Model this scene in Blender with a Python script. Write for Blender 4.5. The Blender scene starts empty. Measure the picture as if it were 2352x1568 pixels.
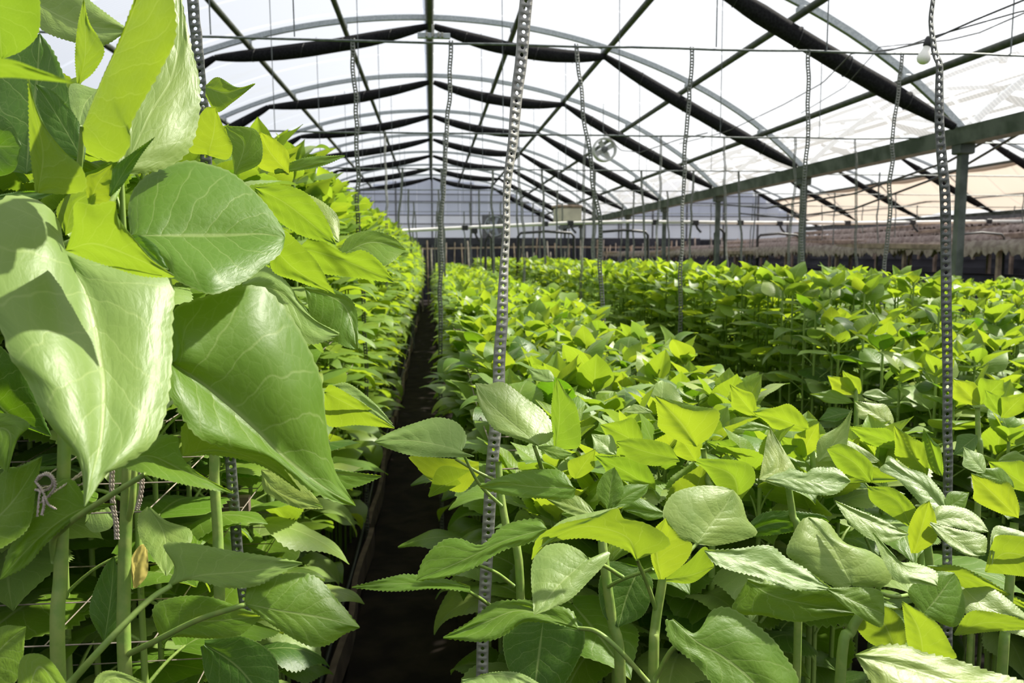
import bpy, math, random
import numpy as np
from mathutils import Vector, Matrix, noise

SC = bpy.context.scene
COL = SC.collection
# ------------------------------------------------------------------ camera
FPX = 1898.0
TH = math.atan(194 / FPX)
PS = math.atan(184 / FPX * math.cos(TH))
CAM = np.array([0.0, 0.0, 1.5])
CF = np.array([math.sin(PS) * math.cos(TH), math.cos(PS) * math.cos(TH), -math.sin(TH)])
CR = np.array([math.cos(PS), -math.sin(PS), 0.0])
CU = np.cross(CR, CF)
cd = bpy.data.cameras.new('camera')
cd.sensor_width = 36.0
cd.lens = FPX / 2352 * 36.0
cd.clip_start = 0.02
cd.clip_end = 500
cd.dof.use_dof = True
cd.dof.focus_distance = 1.15
cd.dof.aperture_fstop = 9.5
cam = bpy.data.objects.new('camera', cd)
COL.objects.link(cam)
cam.matrix_world = Matrix(((CR[0], CU[0], -CF[0], CAM[0]), (CR[1], CU[1], -CF[1], CAM[1]),
                           (CR[2], CU[2], -CF[2], CAM[2]), (0, 0, 0, 1)))
SC.camera = cam
# ------------------------------------------------------------------ world, sun, exposure
SUN_AZ, SUN_EL = math.radians(66), math.radians(50)      # azimuth from +Y towards +X
w = bpy.data.worlds.new('sky')
SC.world = w
w.use_nodes = True
wn = w.node_tree.nodes
wl = w.node_tree.links
bg = wn['Background']
sky = wn.new('ShaderNodeTexSky')
sky.sky_type = 'NISHITA'
sky.sun_disc = False
sky.sun_elevation = SUN_EL
sky.sun_rotation = SUN_AZ
sky.dust_density = 5.0
sky.air_density = 1.0
mixw = wn.new('ShaderNodeMix')
mixw.data_type = 'RGBA'
mixw.inputs[0].default_value = 0.68
mixw.inputs[7].default_value = (7.2, 7.5, 8.2, 1)       # thin bright haze over the sky
wl.new(sky.outputs[0], mixw.inputs[6])
wl.new(mixw.outputs[2], bg.inputs[0])
bg.inputs[1].default_value = 0.108
sl = bpy.data.lights.new('sun', 'SUN')
sl.energy = 11.6
sl.angle = math.radians(1.6)
sl.color = (1.0, 0.94, 0.80)
so = bpy.data.objects.new('sun', sl)
COL.objects.link(so)
sd = Vector((math.sin(SUN_AZ) * math.cos(SUN_EL), math.cos(SUN_AZ) * math.cos(SUN_EL), math.sin(SUN_EL)))
so.rotation_euler = sd.to_track_quat('Z', 'Y').to_euler()
so.location = (6, 3, 9)
SC.view_settings.view_transform = 'Standard'
SC.view_settings.look = 'None'
SC.view_settings.exposure = 0.0
SC.view_settings.gamma = 1.0
SC.view_settings.use_curve_mapping = False
SC.cycles.max_bounces = 7
SC.cycles.diffuse_bounces = 4
SC.cycles.transmission_bounces = 4
SC.cycles.transparent_max_bounces = 12
SC.cycles.caustics_reflective = False
SC.cycles.caustics_refractive = False
SC.cycles.sample_clamp_indirect = 4.0


# ------------------------------------------------------------------ helpers
def at(px, py, d):
    """world point that the camera sees at pixel (px, py), d metres along its axis"""
    return CAM + d * (CF + CR * (px - 1176) / FPX - CU * (py - 784) / FPX)


def on_y(px, py, Y):
    r = CF + CR * (px - 1176) / FPX - CU * (py - 784) / FPX
    return CAM + r * Y / r[1]


def tag(o, label=None, cat=None, group=None, kind=None):
    if label: o['label'] = label
    if cat: o['category'] = cat
    if group: o['group'] = group
    if kind: o['kind'] = kind
    return o


def empty(name, loc, label=None, cat=None, group=None):
    o = bpy.data.objects.new(name, None)
    COL.objects.link(o)
    o.location = loc
    o.empty_display_size = 0.05
    return tag(o, label, cat, group)


def mesh_np(name, V, F, mat=None, uv=None, rnd=None, smooth=True):
    """V (n,3), F (m,4) or (m,3) arrays; uv per vertex; rnd per vertex"""
    V = np.asarray(V, np.float32)
    F = np.asarray(F, np.int32)
    me = bpy.data.meshes.new(name)
    me.vertices.add(len(V))
    me.vertices.foreach_set('co', V.ravel())
    k = F.shape[1]
    me.loops.add(F.size)
    me.loops.foreach_set('vertex_index', F.ravel())
    me.polygons.add(len(F))
    me.polygons.foreach_set('loop_start', np.arange(0, F.size, k, dtype=np.int32))
    me.polygons.foreach_set('loop_total', np.full(len(F), k, np.int32))
    if smooth:
        me.polygons.foreach_set('use_smooth', np.ones(len(F), bool))
    me.update(calc_edges=True)
    if uv is not None:
        l = me.uv_layers.new(name='UVMap')
        l.data.foreach_set('uv', np.asarray(uv, np.float32)[F.ravel()].ravel())
    if rnd is not None:
        a = me.attributes.new('rnd', 'FLOAT', 'POINT')
        a.data.foreach_set('value', np.asarray(rnd, np.float32))
    if mat: me.materials.append(mat)
    return me


def mesh_py(name, V, F, mat=None, smooth=False):
    me = bpy.data.meshes.new(name)
    me.from_pydata([tuple(v) for v in V], [], F)
    if smooth:
        for p in me.polygons: p.use_smooth = True
    me.update()
    if mat: me.materials.append(mat)
    return me


def link(name, me, parent=None, loc=None):
    o = bpy.data.objects.new(name, me)
    COL.objects.link(o)
    if parent is not None: o.parent = parent
    if loc is not None: o.location = loc
    return o


class MB:
    """collects pieces into one mesh"""

    def __init__(s): s.V = []; s.F = []

    def add(s, V, F):
        n = len(s.V)
        s.V += [tuple(float(c) for c in v) for v in V]
        s.F += [tuple(i + n for i in f) for f in F]

    def box(s, c, d, rz=0.0):
        cx, cy, cz = c
        x, y, z = d[0] / 2, d[1] / 2, d[2] / 2
        b = min(x, y, z) * 0.22
        V = []
        for sz, k in ((-z, b), (-z + b, 0), (z - b, 0), (z, b)):
            for sx, sy in ((-1, -1), (1, -1), (1, 1), (-1, 1)):
                px, py = sx * (x - k), sy * (y - k)
                V.append((cx + px * math.cos(rz) - py * math.sin(rz), cy + px * math.sin(rz) + py * math.cos(rz), cz + sz))
        F = [(3, 2, 1, 0), (12, 13, 14, 15)]
        for r in range(3):
            for i in range(4):
                j = (i + 1) % 4
                F.append((r * 4 + i, r * 4 + j, r * 4 + 4 + j, r * 4 + 4 + i))
        s.add(V, F)

    def sweep(s, path, sec, up=(0, 0, 1), scale=None, cap=True, closed=False):
        """path list of points, sec list of (a, b) offsets along (side, up)"""
        P = [Vector(tuple(float(c) for c in p)) for p in path]
        n = len(P)
        up = Vector(up)
        V = []
        m = len(sec)
        for i, p in enumerate(P):
            a = P[(i - 1) % n] if (i > 0 or closed) else P[0]
            b = P[(i + 1) % n] if (i < n - 1 or closed) else P[-1]
            t = (b - a).normalized()
            side = t.cross(up)
            if side.length < 1e-4: side = t.cross(Vector((1, 0, 0)))
            side.normalize()
            u = side.cross(t)
            k = scale[i] if scale is not None else 1.0
            for (x, y) in sec: V.append(p + side * (x * k) + u * (y * k))
        F = []
        for i in range(n if closed else n - 1):
            i2 = (i + 1) % n
            for j in range(m):
                j2 = (j + 1) % m
                F.append((i * m + j, i * m + j2, i2 * m + j2, i2 * m + j))
        if cap and not closed:
            F.append(tuple(range(m)))
            F.append(tuple(reversed(range((n - 1) * m, n * m))))
        s.add(V, F)

    def tube(s, path, r, k=8, scale=None, closed=False, up=(0.02, 0.03, 1)):
        sec = [(r * math.cos(2 * math.pi * i / k), r * math.sin(2 * math.pi * i / k)) for i in range(k)]
        s.sweep(path, sec, up, scale, closed=closed)

    def bar(s, path, wd, hg, up=(0, 0, 1)):
        s.sweep(path, [(-wd / 2, -hg / 2), (wd / 2, -hg / 2), (wd / 2, hg / 2), (-wd / 2, hg / 2)], up)

    def lathe(s, prof, c=(0, 0, 0), k=20, axis='z'):
        V = []
        for r, z in prof:
            for i in range(k):
                a = 2 * math.pi * i / k
                p = (r * math.cos(a), r * math.sin(a), z)
                if axis == 'y': p = (p[0], p[2], p[1])
                V.append((c[0] + p[0], c[1] + p[1], c[2] + p[2]))
        F = []
        for j in range(len(prof) - 1):
            for i in range(k):
                F.append((j * k + i, j * k + (i + 1) % k, (j + 1) * k + (i + 1) % k, (j + 1) * k + i))
        s.add(V, F)

    def build(s, name, mat, parent=None, smooth=False, origin=None):
        V = s.V
        if origin is None and parent is not None and parent.type == 'EMPTY': origin = tuple(parent.location)
        if parent is not None and parent.type != 'EMPTY' and origin is None: origin = tuple(parent.location)
        if origin is not None: V = [(a - origin[0], b - origin[1], c - origin[2]) for a, b, c in V]
        o = link(name, mesh_py(name, V, s.F, mat, smooth), parent)
        if parent is None and origin is not None: o.location = origin
        return o


# ------------------------------------------------------------------ materials
def new_mat(name):
    m = bpy.data.materials.new(name)
    m.use_nodes = True
    nt = m.node_tree
    return m, nt, nt.nodes, nt.links, nt.nodes['Principled BSDF']


class NB:
    """tiny node maths builder"""

    def __init__(s, nt): s.nt = nt

    def m(s, op, a, b=None, c=None, clamp=False):
        n = s.nt.nodes.new('ShaderNodeMath')
        n.operation = op
        n.use_clamp = clamp
        for i, v in enumerate((a, b, c)):
            if v is None: continue
            if isinstance(v, (int, float)): n.inputs[i].default_value = v
            else: s.nt.links.new(v, n.inputs[i])
        return n.outputs[0]

    def step(s, x, lo, hi):
        n = s.nt.nodes.new('ShaderNodeMapRange')
        n.interpolation_type = 'SMOOTHSTEP'
        s.nt.links.new(x, n.inputs[0])
        n.inputs[1].default_value = lo
        n.inputs[2].default_value = hi
        return n.outputs[0]

    def mix(s, f, a, b, blend='MIX'):
        n = s.nt.nodes.new('ShaderNodeMix')
        n.data_type = 'RGBA'
        n.blend_type = blend
        for i, v in ((0, f), (6, a), (7, b)):
            if isinstance(v, (int, float)): n.inputs[i].default_value = v
            elif isinstance(v, tuple): n.inputs[i].default_value = (*v, 1) if len(v) == 3 else v
            else: s.nt.links.new(v, n.inputs[i])
        return n.outputs[2]


def simple(name, col, rough=0.6, metal=0.0, noise_amt=0.25, scale=20.0, bump=0.0, col2=None, spec=0.5):
    m, nt, N, L, p = new_mat(name)
    b = NB(nt)
    tc = N.new('ShaderNodeTexCoord')
    nz = N.new('ShaderNodeTexNoise')
    nz.inputs['Scale'].default_value = scale
    nz.inputs['Detail'].default_value = 5
    L.new(tc.outputs['Object'], nz.inputs['Vector'])
    c2 = col2 or tuple(c * (1 - noise_amt * 1.6) for c in col)
    f = b.step(nz.outputs[0], 0.35, 0.68)
    L.new(b.mix(f, col, c2), p.inputs['Base Color'])
    p.inputs['Roughness'].default_value = rough
    p.inputs['Metallic'].default_value = metal
    p.inputs['Specular IOR Level'].default_value = spec
    if bump:
        bn = N.new('ShaderNodeBump')
        bn.inputs['Strength'].default_value = bump
        bn.inputs['Distance'].default_value = 0.01
        L.new(nz.outputs[0], bn.inputs['Height'])
        L.new(bn.outputs[0], p.inputs['Normal'])
    return m


def leaf_mat(name, top, trans, veins=True, tmix=0.5, rough=0.42):
    """leaf blade: waxy upper side, light passing through it turns yellow green"""
    m, nt, N, L, p = new_mat(name)
    b = NB(nt)
    at_ = N.new('ShaderNodeAttribute')
    at_.attribute_name = 'rnd'
    oi = N.new('ShaderNodeObjectInfo')
    r = b.m('FRACT', b.m('ADD', at_.outputs['Fac'], oi.outputs['Random']))
    r2 = b.m('FRACT', b.m('MULTIPLY', r, 7.31))
    geo = N.new('ShaderNodeNewGeometry')
    topc = b.mix(r, top, (top[0] * 1.35 + 0.01, top[1] * 1.15, top[2] * 0.9))
    topc = b.mix(b.m('MULTIPLY', r2, 0.5), topc, (top[0] * 0.75, top[1] * 0.85, top[2] * 1.1))
    und = b.mix(0.5, topc, (0.16, 0.29, 0.08))
    colr = b.mix(geo.outputs['Backfacing'], topc, und)
    trc = b.mix(r, trans, (trans[0] * 0.72, trans[1] * 0.86, trans[2] * 1.0))
    if veins:
        uv = N.new('ShaderNodeUVMap')
        uv.uv_map = 'UVMap'
        sp = N.new('ShaderNodeSeparateXYZ')
        L.new(uv.outputs[0], sp.inputs[0])
        u = sp.outputs[0]
        a = b.m('ABSOLUTE', b.m('SUBTRACT', b.m('MULTIPLY', sp.outputs[1], 2.0), 1.0))
        nz = N.new('ShaderNodeTexNoise')
        L.new(uv.outputs[0], nz.inputs['Vector'])
        nz.inputs['Scale'].default_value = 5.0
        nz.inputs['Detail'].default_value = 2.0
        wob = b.m('MULTIPLY', b.m('SUBTRACT', nz.outputs[0], 0.5), 0.10)
        mid = b.m('SUBTRACT', 1.0, b.step(b.m('MULTIPLY', a, 1.0), 0.012, 0.045))
        ph = b.m('MULTIPLY', b.m('ADD', b.m('SUBTRACT', b.m('POWER', u, 0.85), b.m('MULTIPLY', b.m('POWER', a, 0.8), 0.30)), wob), 7.5)
        fr = b.m('FRACT', b.m('ADD', ph, 10.15))
        dv = b.m('MINIMUM', fr, b.m('SUBTRACT', 1.0, fr))
        side = b.m('SUBTRACT', 1.0, b.step(dv, 0.010, 0.045))
        side = b.m('MULTIPLY', side, b.m('SUBTRACT', 1.0, b.step(a, 0.80, 1.0)))
        vo = N.new('ShaderNodeTexVoronoi')
        vo.feature = 'DISTANCE_TO_EDGE'
        vo.inputs['Scale'].default_value = 17.0
        mp = N.new('ShaderNodeVectorMath')
        mp.operation = 'MULTIPLY'
        mp.inputs[1].default_value = (1.0, 1.0, 1.0)
        L.new(uv.outputs[0], mp.inputs[0])
        L.new(mp.outputs[0], vo.inputs['Vector'])
        fine = b.m('SUBTRACT', 1.0, b.step(vo.outputs['Distance'], 0.0, 0.045))
        vein = b.m('MAXIMUM', mid, b.m('MAXIMUM', b.m('MULTIPLY', side, 0.6), b.m('MULTIPLY', fine, 0.22)))
        edge = b.step(a, 0.955, 0.99)
        vein = b.m('MAXIMUM', vein, b.m('MULTIPLY', edge, 0.55))
        n2 = N.new('ShaderNodeTexNoise')
        n2.inputs['Scale'].default_value = 2.6
        n2.inputs['Detail'].default_value = 4.0
        L.new(uv.outputs[0], n2.inputs['Vector'])
        colr = b.mix(b.m('MULTIPLY', b.step(n2.outputs[0], 0.35, 0.7), 0.45), colr, (top[0] * 0.7, top[1] * 0.80, top[2] * 0.75))
        colr = b.mix(b.m('MULTIPLY', vein, 0.55), colr, (0.40, 0.50, 0.17))
        trc = b.mix(b.m('MULTIPLY', vein, 0.22), trc, (0.42, 0.52, 0.10))
        pill = b.m('POWER', b.m('SINE', b.m('MULTIPLY', fr, math.pi)), 0.6)
        hgt = b.m('ADD', b.m('MULTIPLY', pill, b.m('SUBTRACT', 1.0, a)), b.m('MULTIPLY', vo.outputs['Distance'], 1.1))
        hgt = b.m('SUBTRACT', hgt, b.m('MULTIPLY', mid, 0.8))
        n3 = N.new('ShaderNodeTexNoise')
        n3.inputs['Scale'].default_value = 90.0
        L.new(uv.outputs[0], n3.inputs['Vector'])
        hgt = b.m('ADD', hgt, b.m('MULTIPLY', n3.outputs[0], 0.35))
        bn = N.new('ShaderNodeBump')
        bn.inputs['Strength'].default_value = 0.22
        bn.inputs['Distance'].default_value = 0.002
        L.new(hgt, bn.inputs['Height'])
        L.new(bn.outputs[0], p.inputs['Normal'])
    L.new(colr, p.inputs['Base Color'])
    p.inputs['Roughness'].default_value = rough
    p.inputs['Specular IOR Level'].default_value = 0.42
    p.inputs['Sheen Weight'].default_value = 0.10          # fine pale hairs
    p.inputs['Sheen Roughness'].default_value = 0.4
    tr = N.new('ShaderNodeBsdfTranslucent')
    L.new(trc, tr.inputs['Color'])
    mx = N.new('ShaderNodeMixShader')
    mx.inputs[0].default_value = tmix
    L.new(p.outputs[0], mx.inputs[1])
    L.new(tr.outputs[0], mx.inputs[2])
    L.new(mx.outputs[0], N['Material Output'].inputs['Surface'])
    return m


M = {}
M['leaf'] = leaf_mat('sunflower_leaf', (0.135, 0.265, 0.018), (0.31, 0.42, 0.018))
M['leaf_pale'] = leaf_mat('sunflower_leaf_pale', (0.225, 0.335, 0.075), (0.32, 0.46, 0.04), tmix=0.36)
M['leaf_dark'] = leaf_mat('sunflower_leaf_dark', (0.060, 0.145, 0.012), (0.19, 0.36, 0.008), tmix=0.42)
M['leaf_young'] = leaf_mat('sunflower_leaf_young', (0.20, 0.34, 0.02), (0.35, 0.44, 0.018), tmix=0.52)
M['leaf_far'] = leaf_mat('sunflower_leaf_distant', (0.17, 0.30, 0.03), (0.40, 0.51, 0.022), veins=False)
M['stem'] = simple('green_stem', (0.20, 0.32, 0.06), 0.5, 0, 0.2, 60, 0.1, (0.28, 0.37, 0.085))
M['galv'] = simple('galvanised_steel', (0.30, 0.33, 0.35), 0.5, 0.45, 0.3, 60, 0.05, (0.42, 0.45, 0.46))
M['strap'] = simple('perforated_steel', (0.27, 0.27, 0.245), 0.5, 0.25, 0.3, 45, 0.05, (0.40, 0.39, 0.35))
M['strap_dark'] = simple('shaded_perforated_steel', (0.12, 0.13, 0.115), 0.55, 0.3, 0.3, 45, 0.05, (0.20, 0.205, 0.185))  # same steel, shade put into the colour for straps turned from the sun
M['steel_dark'] = simple('weathered_green_steel', (0.035, 0.045, 0.03), 0.65, 0.1, 0.3, 14, 0.1, (0.075, 0.08, 0.06))
M['gutter'] = simple('gutter_steel', (0.05, 0.065, 0.05), 0.55, 0.25, 0.3, 5, 0.1, (0.14, 0.155, 0.14))
M['black'] = simple('black_net', (0.006, 0.006, 0.007), 0.85, 0, 0.3, 60, 0.2, (0.016, 0.016, 0.018), 0.15)
M['rubber'] = simple('black_pipe', (0.02, 0.02, 0.022), 0.5, 0, 0.3, 30)
M['cable'] = simple('cable', (0.05, 0.05, 0.05), 0.6, 0, 0.3, 30)
M['wire'] = simple('wire', (0.16, 0.18, 0.18), 0.5, 0.4, 0.3, 30)
M['twine'] = simple('pink_grey_twine', (0.60, 0.50, 0.45), 0.9, 0, 0.2, 300, 0.4)
M['string'] = simple('net_string', (0.30, 0.25, 0.20), 0.9, 0, 0.2, 100)
M['soil'] = simple('dark_soil', (0.009, 0.006, 0.005), 0.95, 0, 0.4, 7, 0.8, (0.024, 0.017, 0.012), 0.2)
M['wood'] = simple('weathered_board', (0.17, 0.12, 0.09), 0.85, 0, 0.4, 9, 0.5, (0.09, 0.06, 0.045))
M['batten'] = simple('tan_batten', (0.40, 0.30, 0.23), 0.85, 0, 0.3, 9, 0.2)
M['white'] = simple('white_pipe', (0.78, 0.76, 0.72), 0.5, 0, 0.1, 6)
M['stick'] = simple('pale_stick', (0.52, 0.45, 0.40), 0.8, 0, 0.3, 9)
M['panel'] = simple('gable_panel', (0.74, 0.77, 0.84), 0.7, 0, 0.1, 1.2, 0.0, (0.66, 0.70, 0.77))
M['panel_b'] = simple('gable_panel_white', (0.84, 0.86, 0.90), 0.7, 0, 0.05, 1.2)
M['frame'] = simple('gable_frame', (0.16, 0.16, 0.17), 0.6, 0.2, 0.2, 8)
M['dark_cloth'] = simple('black_blue_sheet', (0.018, 0.018, 0.028), 0.7, 0, 0.3, 3, 0.2, (0.04, 0.04, 0.055))
M['fibre'] = simple('tan_root_mat', (0.44, 0.36, 0.32), 0.95, 0, 0.4, 14, 0.9, (0.26, 0.20, 0.18))
M['beige'] = simple('beige_enamel', (0.60, 0.56, 0.44), 0.55, 0, 0.15, 4)
M['fanw'] = simple('fan_plastic', (0.62, 0.62, 0.60), 0.4, 0, 0.1, 6)
M['bulb'] = simple('opal_glass', (0.95, 0.93, 0.86), 0.25, 0, 0.02, 5)
M['yellow_leaf'] = simple('dry_leaf', (0.55, 0.45, 0.10), 0.7, 0, 0.2, 30)


def cloth_mat(name, c1, c2, f):
    m, nt, N, L, p = new_mat(name)
    p.inputs['Base Color'].default_value = (*c1, 1)
    p.inputs['Roughness'].default_value = 0.9
    tr = N.new('ShaderNodeBsdfTranslucent')
    tr.inputs[0].default_value = (*c2, 1)
    mx = N.new('ShaderNodeMixShader')
    mx.inputs[0].default_value = f
    L.new(p.outputs[0], mx.inputs[1])
    L.new(tr.outputs[0], mx.inputs[2])
    L.new(mx.outputs[0], N['Material Output'].inputs['Surface'])
    return m


M['cloth'] = cloth_mat('cream_cloth', (0.52, 0.47, 0.42), (0.50, 0.43, 0.37), 0.55)
M['panel'] = cloth_mat('gable_panel', (0.62, 0.65, 0.74), (0.66, 0.69, 0.78), 0.5)
M['panel_b'] = cloth_mat('gable_panel_white', (0.78, 0.80, 0.86), (0.76, 0.78, 0.84), 0.5)


def roof_mat():
    """ribbed milky polycarbonate: lets most light through, scatters some"""
    m, nt, N, L, p = new_mat('ribbed_polycarbonate')
    b = NB(nt)
    tc = N.new('ShaderNodeTexCoord')
    sp = N.new('ShaderNodeSeparateXYZ')
    L.new(tc.outputs['Object'], sp.inputs[0])
    st = b.m('ABSOLUTE', b.m('SINE', b.m('MULTIPLY', sp.outputs[1], math.pi / 0.045)))
    rib = b.m('SUBTRACT', 1.0, b.step(st, 0.0, 0.35))
    nz = N.new('ShaderNodeTexNoise')
    nz.inputs['Scale'].default_value = 1.1
    nz.inputs['Detail'].default_value = 6
    mp = N.new('ShaderNodeMapping')
    mp.inputs['Scale'].default_value = (0.5, 3.0, 0.5)
    L.new(tc.outputs['Object'], mp.inputs[0])
    L.new(mp.outputs[0], nz.inputs[0])
    dirt = b.step(nz.outputs[0], 0.55, 0.85)
    tp = N.new('ShaderNodeBsdfTransparent')
    L.new(b.mix(dirt, (0.93, 0.95, 0.98), (0.86, 0.85, 0.80)), tp.inputs[0])
    tr = N.new('ShaderNodeBsdfTranslucent')
    tr.inputs[0].default_value = (0.86, 0.88, 0.92, 1)
    f = b.m('ADD', b.m('MULTIPLY', rib, 0.12), 0.17)
    mx = N.new('ShaderNodeMixShader')
    L.new(f, mx.inputs[0])
    L.new(tp.outputs[0], mx.inputs[1])
    L.new(tr.outputs[0], mx.inputs[2])
    L.new(mx.outputs[0], N['Material Output'].inputs['Surface'])
    return m


M['roof'] = roof_mat()

ORD = ['first', 'second', 'third', 'fourth', 'fifth', 'sixth', 'seventh', 'eighth', 'ninth', 'tenth', 'eleventh', 'twelfth', 'thirteenth',
       'fourteenth', 'fifteenth', 'sixteenth', 'seventeenth', 'eighteenth', 'nineteenth']
for _t, _w in (('twentieth', 'twenty'), ('thirtieth', 'thirty'), ('fortieth', 'forty'), ('fiftieth', 'fifty'), ('sixtieth', 'sixty')):
    ORD += [_t] + [_w + '-' + o for o in ORD[:9]]

# ------------------------------------------------------------------ ground and beds
rs = random.Random(4)


def ground(name, x0, x1, y0, y1, z, nx, ny, amp, mat):
    V = []
    for j in range(ny + 1):
        for i in range(nx + 1):
            x = x0 + (x1 - x0) * i / nx
            y = y0 + (y1 - y0) * j / ny
            V.append((x, y, z + amp * noise.noise(Vector((x * 5, y * 5, 0.3))) + amp * 0.5 * noise.noise(Vector((x * 17, y * 17, 2)))))
    F = [(j * (nx + 1) + i, j * (nx + 1) + i + 1, (j + 1) * (nx + 1) + i + 1, (j + 1) * (nx + 1) + i) for j in range(ny) for i in range(nx)]
    return mesh_np(name, V, F, mat)


tag(link('floor', ground('floor', -10, 24, -8, 40, -0.03, 60, 80, 0.01, M['soil'])), 'bare dark soil floor of the greenhouse', kind='structure')
fp = tag(link('trim_1', ground('trim_1', -0.32, 0.16, 0.4, 27, 0.0, 8, 300, 0.018, M['soil'])), 'dark trodden soil of the narrow path between beds', kind='structure')
BEDS = [(-1.15, -0.38), (0.12, 0.82), (1.32, 2.02), (2.55, 3.2), (3.7, 4.25)]
for i, (a, b_) in enumerate([(-2.4, -1.65)] + BEDS):
    g = MB()
    g.box(((a + b_) / 2, 14, 0.02), (b_ - a + 0.06, 27, 0.08))
    tag(g.build('trim_%d' % (i + 2), M['soil']), 'low strip of dark growing bed soil', kind='structure')

# wooden edge boards beside the path
nb = 0
for (y0, y1, dx0, dx1, hh) in ((0.9, 2.35, -0.335, -0.352, 0.12), (2.2, 4.2, -0.345, -0.33, 0.11), (4.25, 7.2, -0.335, -0.345, 0.11),
                              (7.2, 10.4, -0.345, -0.335, 0.11), (10.4, 14.4, -0.34, -0.345, 0.11), (14.4, 20, -0.34, -0.34, 0.11)):
    g = MB()
    n = 14
    path = [(dx0 + (dx1 - dx0) * k / n + 0.010 * math.sin(k * 0.9 + y0), y0 + (y1 - y0) * k / n, 0.06 + 0.006 * math.sin(k * 1.7)) for k in range(n + 1)]
    g.bar(path, 0.024, hh)
    lab = 'weathered wooden edge board left of the dark path, %s from the camera' % ORD[nb]
    tag(g.build('edge_board', M['wood'], smooth=False), lab, 'board', 'edge boards along the path')
    nb += 1
g = MB()
g.tube([(-0.375 + 0.008 * math.sin(y * 2), y, 0.10) for y in np.linspace(0.9, 20, 60)], 0.011, 8)
tag(g.build('irrigation_pipe', M['rubber'], smooth=True), 'black irrigation pipe running behind the path edge boards', 'pipe')

# ------------------------------------------------------------------ greenhouse frame
RIDGE, R_H, GX = 4.18, 7.37, 4.45


def hoop_z(x, dz=0.0):
    return RIDGE + dz - (R_H - math.sqrt(R_H ** 2 - x * x)) - 0.13 * (abs(x) / 4.42) ** 8


BAYS = [(0.0, 'main bay'), (8.9, 'right bay')]
HY = [3.67 + 3.0 * k for k in range(9)]
BACK = 28.6
for bx, bname in BAYS:
    for k, y in enumerate(HY):
        if bx > 0 and k < 1: continue
        t = empty('roof_hoop', (bx, y, 2.6), 'curved grey galvanised roof hoop, %s from the camera, in the %s' % (ORD[k], bname), 'roof hoop', 'roof hoops of the ' + bname)
        for sgn in (-1, 1):
            g = MB()
            g.bar([(bx + sgn * 4.42 * i / 22, y, hoop_z(4.42 * i / 22)) for i in range(23)], 0.045, 0.055)
            g.build('hoop_tube', M['galv'], t)
        g = MB()
        for px in (-3.9, -3.0, -2.0, -0.95, 0, 0.95, 2.0, 3.0, 3.9):
            g.box((bx + px, y, hoop_z(px) - 0.045), (0.07, 0.075, 0.05))
        g.build('clamp', M['galv'], t)
    for px, nm in ((0, 'ridge'), (-3.9, 'lowest left'), (-3.0, 'third left'), (-2.0, 'second left'), (-0.95, 'first left'),
                   (0.95, 'first right'), (2.0, 'second right'), (3.0, 'third right'), (3.9, 'lowest right')):
        if bx > 0 and px < 0: continue
        z = hoop_z(px) - (0.075 if px else 0.06)
        g = MB()
        g.tube([(bx + px, yy, z) for yy in np.linspace(1.0, BACK, 10)], 0.032 if px else 0.042, 8)
        tag(g.build('purlin', M['steel_dark'], smooth=True), 'dark straight roof purlin, the %s one of the %s' % (nm, bname), 'purlin', 'roof purlins of the ' + bname)

# roof sheets: one ribbed sheet per metre, left and right of the ridge, edges overlapping
ceil_ = MB()
ceil_.bar([(0, y, RIDGE + 0.065) for y in np.linspace(-2, BACK, 12)], 0.10, 0.012)
ceiling = ceil_.build('ceiling', M['galv'])
tag(ceiling, 'arched translucent white ribbed sheet roof', kind='structure')
ceil2 = MB()
ceil2.bar([(8.9, y, RIDGE + 0.065) for y in np.linspace(-2, BACK, 12)], 0.10, 0.012)
ceiling2 = ceil2.build('ceiling', M['galv'])
tag(ceiling2, 'arched translucent sheet roof of the right bay', kind='structure')


def sheet_mesh(s, wd):
    V = []
    n = 14
    for j in (0, 1):
        for i in range(n + 1):
            x = 4.5 * i / n
            V.append((s * x, wd * j, hoop_z(x, 0.045)))
    F = [(i, i + 1, n + 2 + i, n + 1 + i) for i in range(n)]
    return mesh_np('roof_sheet', V, F, M['roof'])


shR, shL = sheet_mesh(1, 1.06), sheet_mesh(-1, 1.06)
for c, bx in ((ceiling, 0), (ceiling2, 8.9)):
    y = -1.5
    i = 0
    while y < BACK - 0.8:
        for s, me in ((1, shR), (-1, shL)):
            link('roof_sheet', me, c, (bx, y, 0.004 * (i % 2)))
        y += 1.0
        i += 1

# gutters and posts
for gx, nm in ((-GX, 'left'), (GX, 'right'), (GX + 8.9, 'far right')):
    g = MB()
    sec = [(-0.10, 0.07), (-0.085, 0.07), (-0.06, -0.045), (0.06, -0.045), (0.085, 0.07), (0.10, 0.07), (0.075, -0.065), (-0.075, -0.065)]
    g.sweep([(gx, y, 2.5) for y in np.linspace(1.0, BACK, 20)], sec)
    t = tag(g.build('gutter', M['gutter']), 'long dark green steel gutter beam on the %s line of posts' % nm, 'gutter')
    for k, y in enumerate(HY):
        if nm == 'left' and k > 3: continue
        p = empty('post', (gx, y, 0), 'square grey post, %s from the camera, holding the %s gutter' % (ORD[k], nm), 'post', 'posts under the %s gutter' % nm)
        g = MB(); g.bar([(gx, y, 0), (gx, y, 2.44)], 0.065, 0.065, (0, 1, 0)); g.build('shaft', M['gutter'], p)
        g = MB(); g.box((gx, y, 2.40), (0.13, 0.12, 0.09)); g.build('bracket', M['gutter'], p)

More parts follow.
